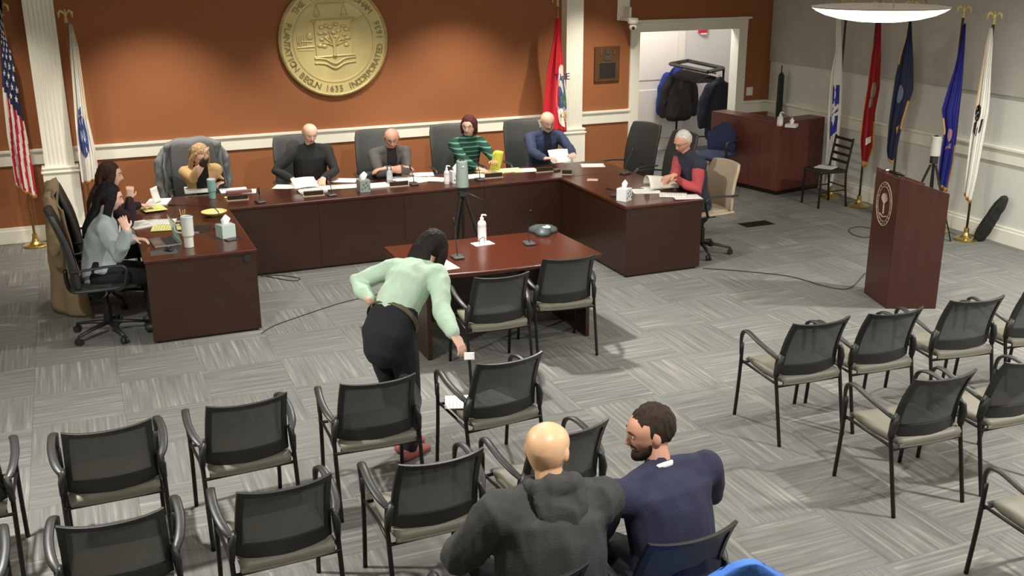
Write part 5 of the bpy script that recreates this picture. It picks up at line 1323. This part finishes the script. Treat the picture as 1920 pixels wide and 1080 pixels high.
# laptop, mouse, phone
p = at(309, 455, H); lp = thing('laptop', 'open silver laptop in front of grey-sweater woman', 'laptop', (p.x, p.y, H), math.radians(-84))
finish('base', BX(((-.155, -.11, 0), (.155, .11, .015))), mat('silver_alu', (176, 176, 172), .35, metal=.6), lp, bevel=.004)
kb = finish('keyboard', BX(((-.135, -.015, .0155), (.135, .09, .017))), mat('key_dark', (70, 70, 70), .5), lp)
bm = bmesh.new()
for r_ in range(5):
    for c_ in range(13): box(bm, (-.131+c_*.0203, -.011+r_*.0200, .017), (-.131+c_*.0203+.016, -.011+r_*.02+.015, .019))
tag(finish('keys', bm, mat('key_grey', (92, 92, 92), .5), lp), kind='stuff')
finish('touchpad', BX(((-.05, -.095, .0152), (.05, -.03, .0162))), mat('touchpad_grey', (160, 160, 158), .3), lp)
R_ = Matrix.Translation((0, .11, .012)) @ Matrix.Rotation(math.radians(12), 4, 'X')
b_ = BX(((-.155, 0, 0), (.155, .006, .205))); [setattr(v, 'co', R_ @ v.co) for v in b_.verts]; sc2 = finish('screen_lid', b_, MATS['silver_alu'], lp, bevel=.002)
b_ = BX(((-.145, -.001, .01), (.145, 0, .195))); [setattr(v, 'co', R_ @ v.co) for v in b_.verts]; finish('screen', b_, mat('screen_lit', (90, 130, 120), .2, emit=.6), lp)
p = at(318, 470, H); mo = thing('computer_mouse', 'black computer mouse on dark pad beside the laptop', 'mouse', (p.x, p.y, H+.003), .2)
bm = bmesh.new(); ellip(bm, (0, 0, .012), (.034, .055, .018), sub=3); bmesh.ops.bisect_plane(bm, geom=bm.verts[:]+bm.edges[:]+bm.faces[:], plane_co=(0, 0, 0), plane_no=(0, 0, 1), clear_inner=True); finish('shell', bm, black_plastic, mo, smooth=True); finish('wheel', TB(([(-.004, .025, .028), (.004, .025, .028)], .006)), chrome, mo)
p = at(300, 474, H); mp_ = tag(finish('mouse_pad', BX(((-.11, -.08, 0), (.11, .08, .002))), mat('pad_grey', (84, 82, 80), .8)), 'dark grey mouse pad at front edge of left desk', 'mouse pad'); mp_.location = (p.x+.03, p.y, H)
p = at(438, 449, H); ph = thing('phone', 'black phone lying in front of the pale green tissue box', 'phone', (p.x, p.y, H), math.radians(-70))
finish('body', BX(((-.036, -.075, 0), (.036, .075, .009))), black_plastic, ph, bevel=.004); finish('screen', BX(((-.032, -.07, .009), (.032, .07, .0095))), mat('phone_screen', (30, 32, 36), .1), ph)
p = at(352, 428, H); 
p2 = at(374, 430, H); tb2 = thing('tablet', 'dark tablet with pale edge between tumbler and yellow bowl', 'tablet', (p2.x, p2.y, H), math.radians(-12)); finish('body', BX(((-.09, -.12, 0), (.09, .12, .010))), black_plastic, tb2, bevel=.004); finish('edge', BX(((-.092, -.122, .001), (.092, -.119, .011))), chrome, tb2)
pc2 = at(345, 425, H); pcu = thing('pen_cup', 'dark pen cup with yellow pencils beside white tumbler', 'pen cup', (pc2.x, pc2.y, H))
finish('cup', LT([(.03, 0), (.034, .003), (.036, .1), (.033, .1), (.03, .01), (.001, .01)]), black_metal, pcu)
for k, (dx, dy) in enumerate(((.01, .0), (-.01, .01), (.0, -.012))): finish('pencil', TB(([(dx*.3, dy*.3, .012), (dx*2.2, dy*2.2, .165)], .004), seg=6), mat('pencil_tan', (214, 176, 110), .5), pcu)
p = at(402, 404, H); bw = thing('bowl', 'shallow yellow bowl on the left wing desk', 'bowl', (p.x, p.y, H))
finish('bowl', LT([(.05, 0), (.055, .003), (.115, .035), (.122, .042), (.116, .042), (.05, .012), (.001, .010)], seg=36), mat('bowl_yellow', (226, 214, 130), .45), bw); finish('liner', LT([(.10, .034), (.001, .036)], seg=30), mat('bowl_contents', (226, 224, 160), .7), bw)
p = at(434, 371, H); mk = tag(finish('highlighter_pen', TB(([(-.07, 0, .009), (.05, 0, .009), (.07, 0, .009)], [.009, .009, .005])), mat('marker_yellow', (232, 226, 110), .5)), 'yellow highlighter pen right of the teal tumbler', 'pen'); mk.location = (p.x, p.y, H)
p = at(705, 326, H); fo = thing('folder', 'dark blue folder open in front of the cardigan man', 'folder', (p.x, p.y, H+.004), .3); finish('cover', BX(((-.15, -.11, 0), (.15, .11, .008))), mat('folder_navy', (52, 58, 84), .5), fo, bevel=.002)
p = at(445, 358, H+.0); bi = thing('binder', 'flat grey binder under papers by the blonde woman nameplate', 'binder', (p.x, p.y-.12, H), 0)
finish('cover', BX(((-.13, -.035, 0), (.13, .035, .03))), mat('binder_brown', (120, 84, 80), .5), bi, bevel=.003)
# conference phone
p = at(1018, 437, H); cf = thing('conference_phone', 'grey three-lobed conference phone at far corner of witness table', 'phone', (p.x, p.y, H), .1)
bm = bmesh.new(); n = 48
rings = []
for (q, z) in ((1, .0), (1, .022), (.92, .042), (.6, .066), (.35, .074), (.01, .074)):
    rings.append([bm.verts.new(((.115+.03*math.cos(3*2*PI*k/n))*q*math.cos(2*PI*k/n), (.115+.03*math.cos(3*2*PI*k/n))*q*math.sin(2*PI*k/n), z)) for k in range(n)])
for a, b in zip(rings, rings[1:]):
    for k in range(n): bm.faces.new((a[k], a[(k+1) % n], b[(k+1) % n], b[k]))
bm.faces.new(rings[0][::-1]); bm.faces.new(rings[-1]); finish('body', bm, mat('phone_grey', (66, 72, 70), .5), cf, smooth=True)
b_ = BX(((-.032, -.075, .060), (.032, -.028, .074))); finish('display', b_, mat('lcd_lit', (210, 225, 222), .3, emit=.5), cf)
for k in range(8): finish('button', LT([(.005, .05), (.005, .056)], (-.028+.008*k, -.078+.004*abs(k-3.5), -.008), seg=8), chrome, cf)

# ================================================================ tripods with tower cameras
def tripod(label, base, hz, spread, tw_m, hcam, rcam, rz=0, handle=True, labc=''):
    t = thing('tripod', label, 'tripod', (base[0], base[1], 0), rz)
    for k in range(3):
        a = 2*PI*k/3+PI/2; c, s = math.cos(a), math.sin(a); top = V((.03*c, .03*s, hz-.10)); ft = V((spread*c, spread*s, .012)); kn = top.lerp(ft, .5)
        bm = bmesh.new(); loft(bm, [top, kn], .014, seg=8); lg = finish('leg', bm, black_metal, t); finish('leg_tube', TB(([kn, ft], .009)), black_metal, lg)
        bm = bmesh.new(); ellip(bm, ft, (.014, .014, .012), sub=1); finish('foot', bm, black_plastic, lg)
        finish('brace', TB(([(0, 0, hz*.45), tuple(top.lerp(ft, .42))], .004), seg=5), black_metal, t)
    finish('center_column', TB(([(0, 0, hz*.4), (0, 0, hz-.03)], .014)), black_metal, t)
    finish('head', BX(((-.04, -.035, hz-.09), (.04, .035, hz))), black_plastic, t, bevel=.01)
    if handle: finish('pan_handle', TB(([(.03, -.02, hz-.05), (.11, -.05, hz-.09), (.17, -.07, hz-.125)], [.006, .006, .011])), black_plastic, t, smooth=True)
    cmo = thing('tower_camera', labc, 'camera', (base[0], base[1], hz), rz)
    finish('housing', LT([(rcam*.9, 0), (rcam, .006), (rcam*.86, hcam-.01), (rcam*.8, hcam), (.001, hcam)], seg=28), tw_m, cmo, smooth=False, bevel=.002)
    bm = bmesh.new(); ellip(bm, (0, 0, hcam), (rcam*.45, rcam*.45, .014)); finish('lens_top', bm, black_plastic, cmo, smooth=True)
    bm = bmesh.new(); ellip(bm, (-.01, -rcam*.9, hcam*.8), (.008, .006, .008), sub=2); finish('indicator', bm, MATS['pump_white'], cmo, smooth=True)
    return t
y1 = 9.15; c1 = at(867, 351, y=y1)
tripod('black camera tripod standing behind the witness table', (c1.x, y1), c1.z, .30, mat('tower_grey', (122, 132, 124), .45), .255, .062, labc='grey-green tower camera on tripod behind witness table')
c2 = at(1752, 292, y=8.98)
tripod('black tripod behind the lectern near the blue flag', (c2.x, 8.98), c2.z, .34, mat('tower_white', (196, 196, 186), .45), .22, .062, rz=1.2, handle=False, labc='white tower camera on the tripod by the blue flag')
# tripod carrying bag leaning on the wall
p = at(1836, 452); q = at(1885, 372, x=XR-.10)
bm = bmesh.new(); p0 = V((p.x, p.y, .06)); q0 = V((XR-.12, q.y, q.z-.01)); 
tbg = thing('tripod_bag', 'long black carrying bag leaning against the grey wall', 'bag', (p0.x, p0.y, 0)); o0 = V((p0.x, p0.y, 0))
loft(bm, [p0-o0, p0.lerp(q0, .15)-o0, p0.lerp(q0, .5)-o0, p0.lerp(q0, .85)-o0, q0-o0], [(.07, .06), (.085, .07), (.075, .065), (.07, .06), (.05, .045)], seg=14, caps='round')
remeshed('shell', bm, fab('bag_black', (38, 40, 36)), tbg, .012, 2, lambda b: folds(b, .006, 12, 2))
dq = (q0-p0)
finish('strap', TB((smooth_path([p0-o0+dq*.05+V((-.09, -.03, 0)), p0-o0+dq*.4+V((-.11, -.03, -.02)), p0-o0+dq*.8+V((-.08, -.02, 0))], 4), .008)), black_plastic, tbg)
finish('zip_line', TB(([p0-o0+dq*.1+V((-.075, -.02, .02)), p0-o0+dq*.85+V((-.06, -.02, .02))], .004)), MATS['pad_grey'], tbg)

# ================================================================ floor cables
def cable(label, pts, r=.004):
    P = smooth_path([at(u, v, .006) if len(q) == 2 else V(q) for q in pts for (u, v) in [q[:2]]], 6)
    return tag(finish('cable', TB((P, r), seg=6), mat('cable_grey', (52, 52, 50), .5), smooth=True), label, 'cable')
cable('thin dark cable running from the left desk under the witness table', [(490, 625), (515, 610), (560, 594), (610, 577), (650, 565), (690, 556), (760, 540)])
cable('looped dark cable on carpet below the long desk', [(489, 518), (520, 516), (555, 520), (562, 524), (545, 526), (500, 518)])
cable('dark cable crossing the carpet between right desk and lectern', [(1318, 503), (1350, 505), (1400, 509), (1480, 518), (1545, 536), (1580, 542), (1600, 536), (1622, 512)], .005)
cable('coiled cable on the carpet left of the lectern', [(1632, 428), (1610, 425), (1592, 430), (1600, 440), (1628, 445), (1640, 430)], .005)
# papers on chairs, folder in hand
papers('white sheet on the seat of the front row chair', (0, 0), 70, thick=.001, z=.468, at_=(2.03, 5.66, 0), w_=.2, d_=.26)
papers('second white sheet overlapping on the front row chair seat', (0, 0), 20, thick=.001, z=.471, at_=(2.20, 5.62, 0), w_=.2, d_=.26)
papers('white leaflets on the seat of the ladder-back chair', (0, 0), 30, thick=.01, z=.477, at_=(8.82, 10.72, 0), w_=.2, d_=.24)
p = at(1118, 912, .78)
fo2 = thing('folder', 'orange-brown folder held in the lap of the man in navy suit', 'folder', (1.93, 4.10, .66), math.radians(20)); finish('cover', BX(((-.13, -.09, 0), (.11, .09, .012)), rot=Matrix.Rotation(.3, 3, 'X')), mat('folder_orange', (196, 118, 72), .6), fo2, bevel=.002)

hp_ = at(880, 672, y=5.36)
upright('small white slip of paper in the standing woman hand over chair back', (hp_.x, hp_.y, hp_.z-.01), math.radians(60), math.radians(-20), paper, w_=.06, d_=.045, bend=.004)
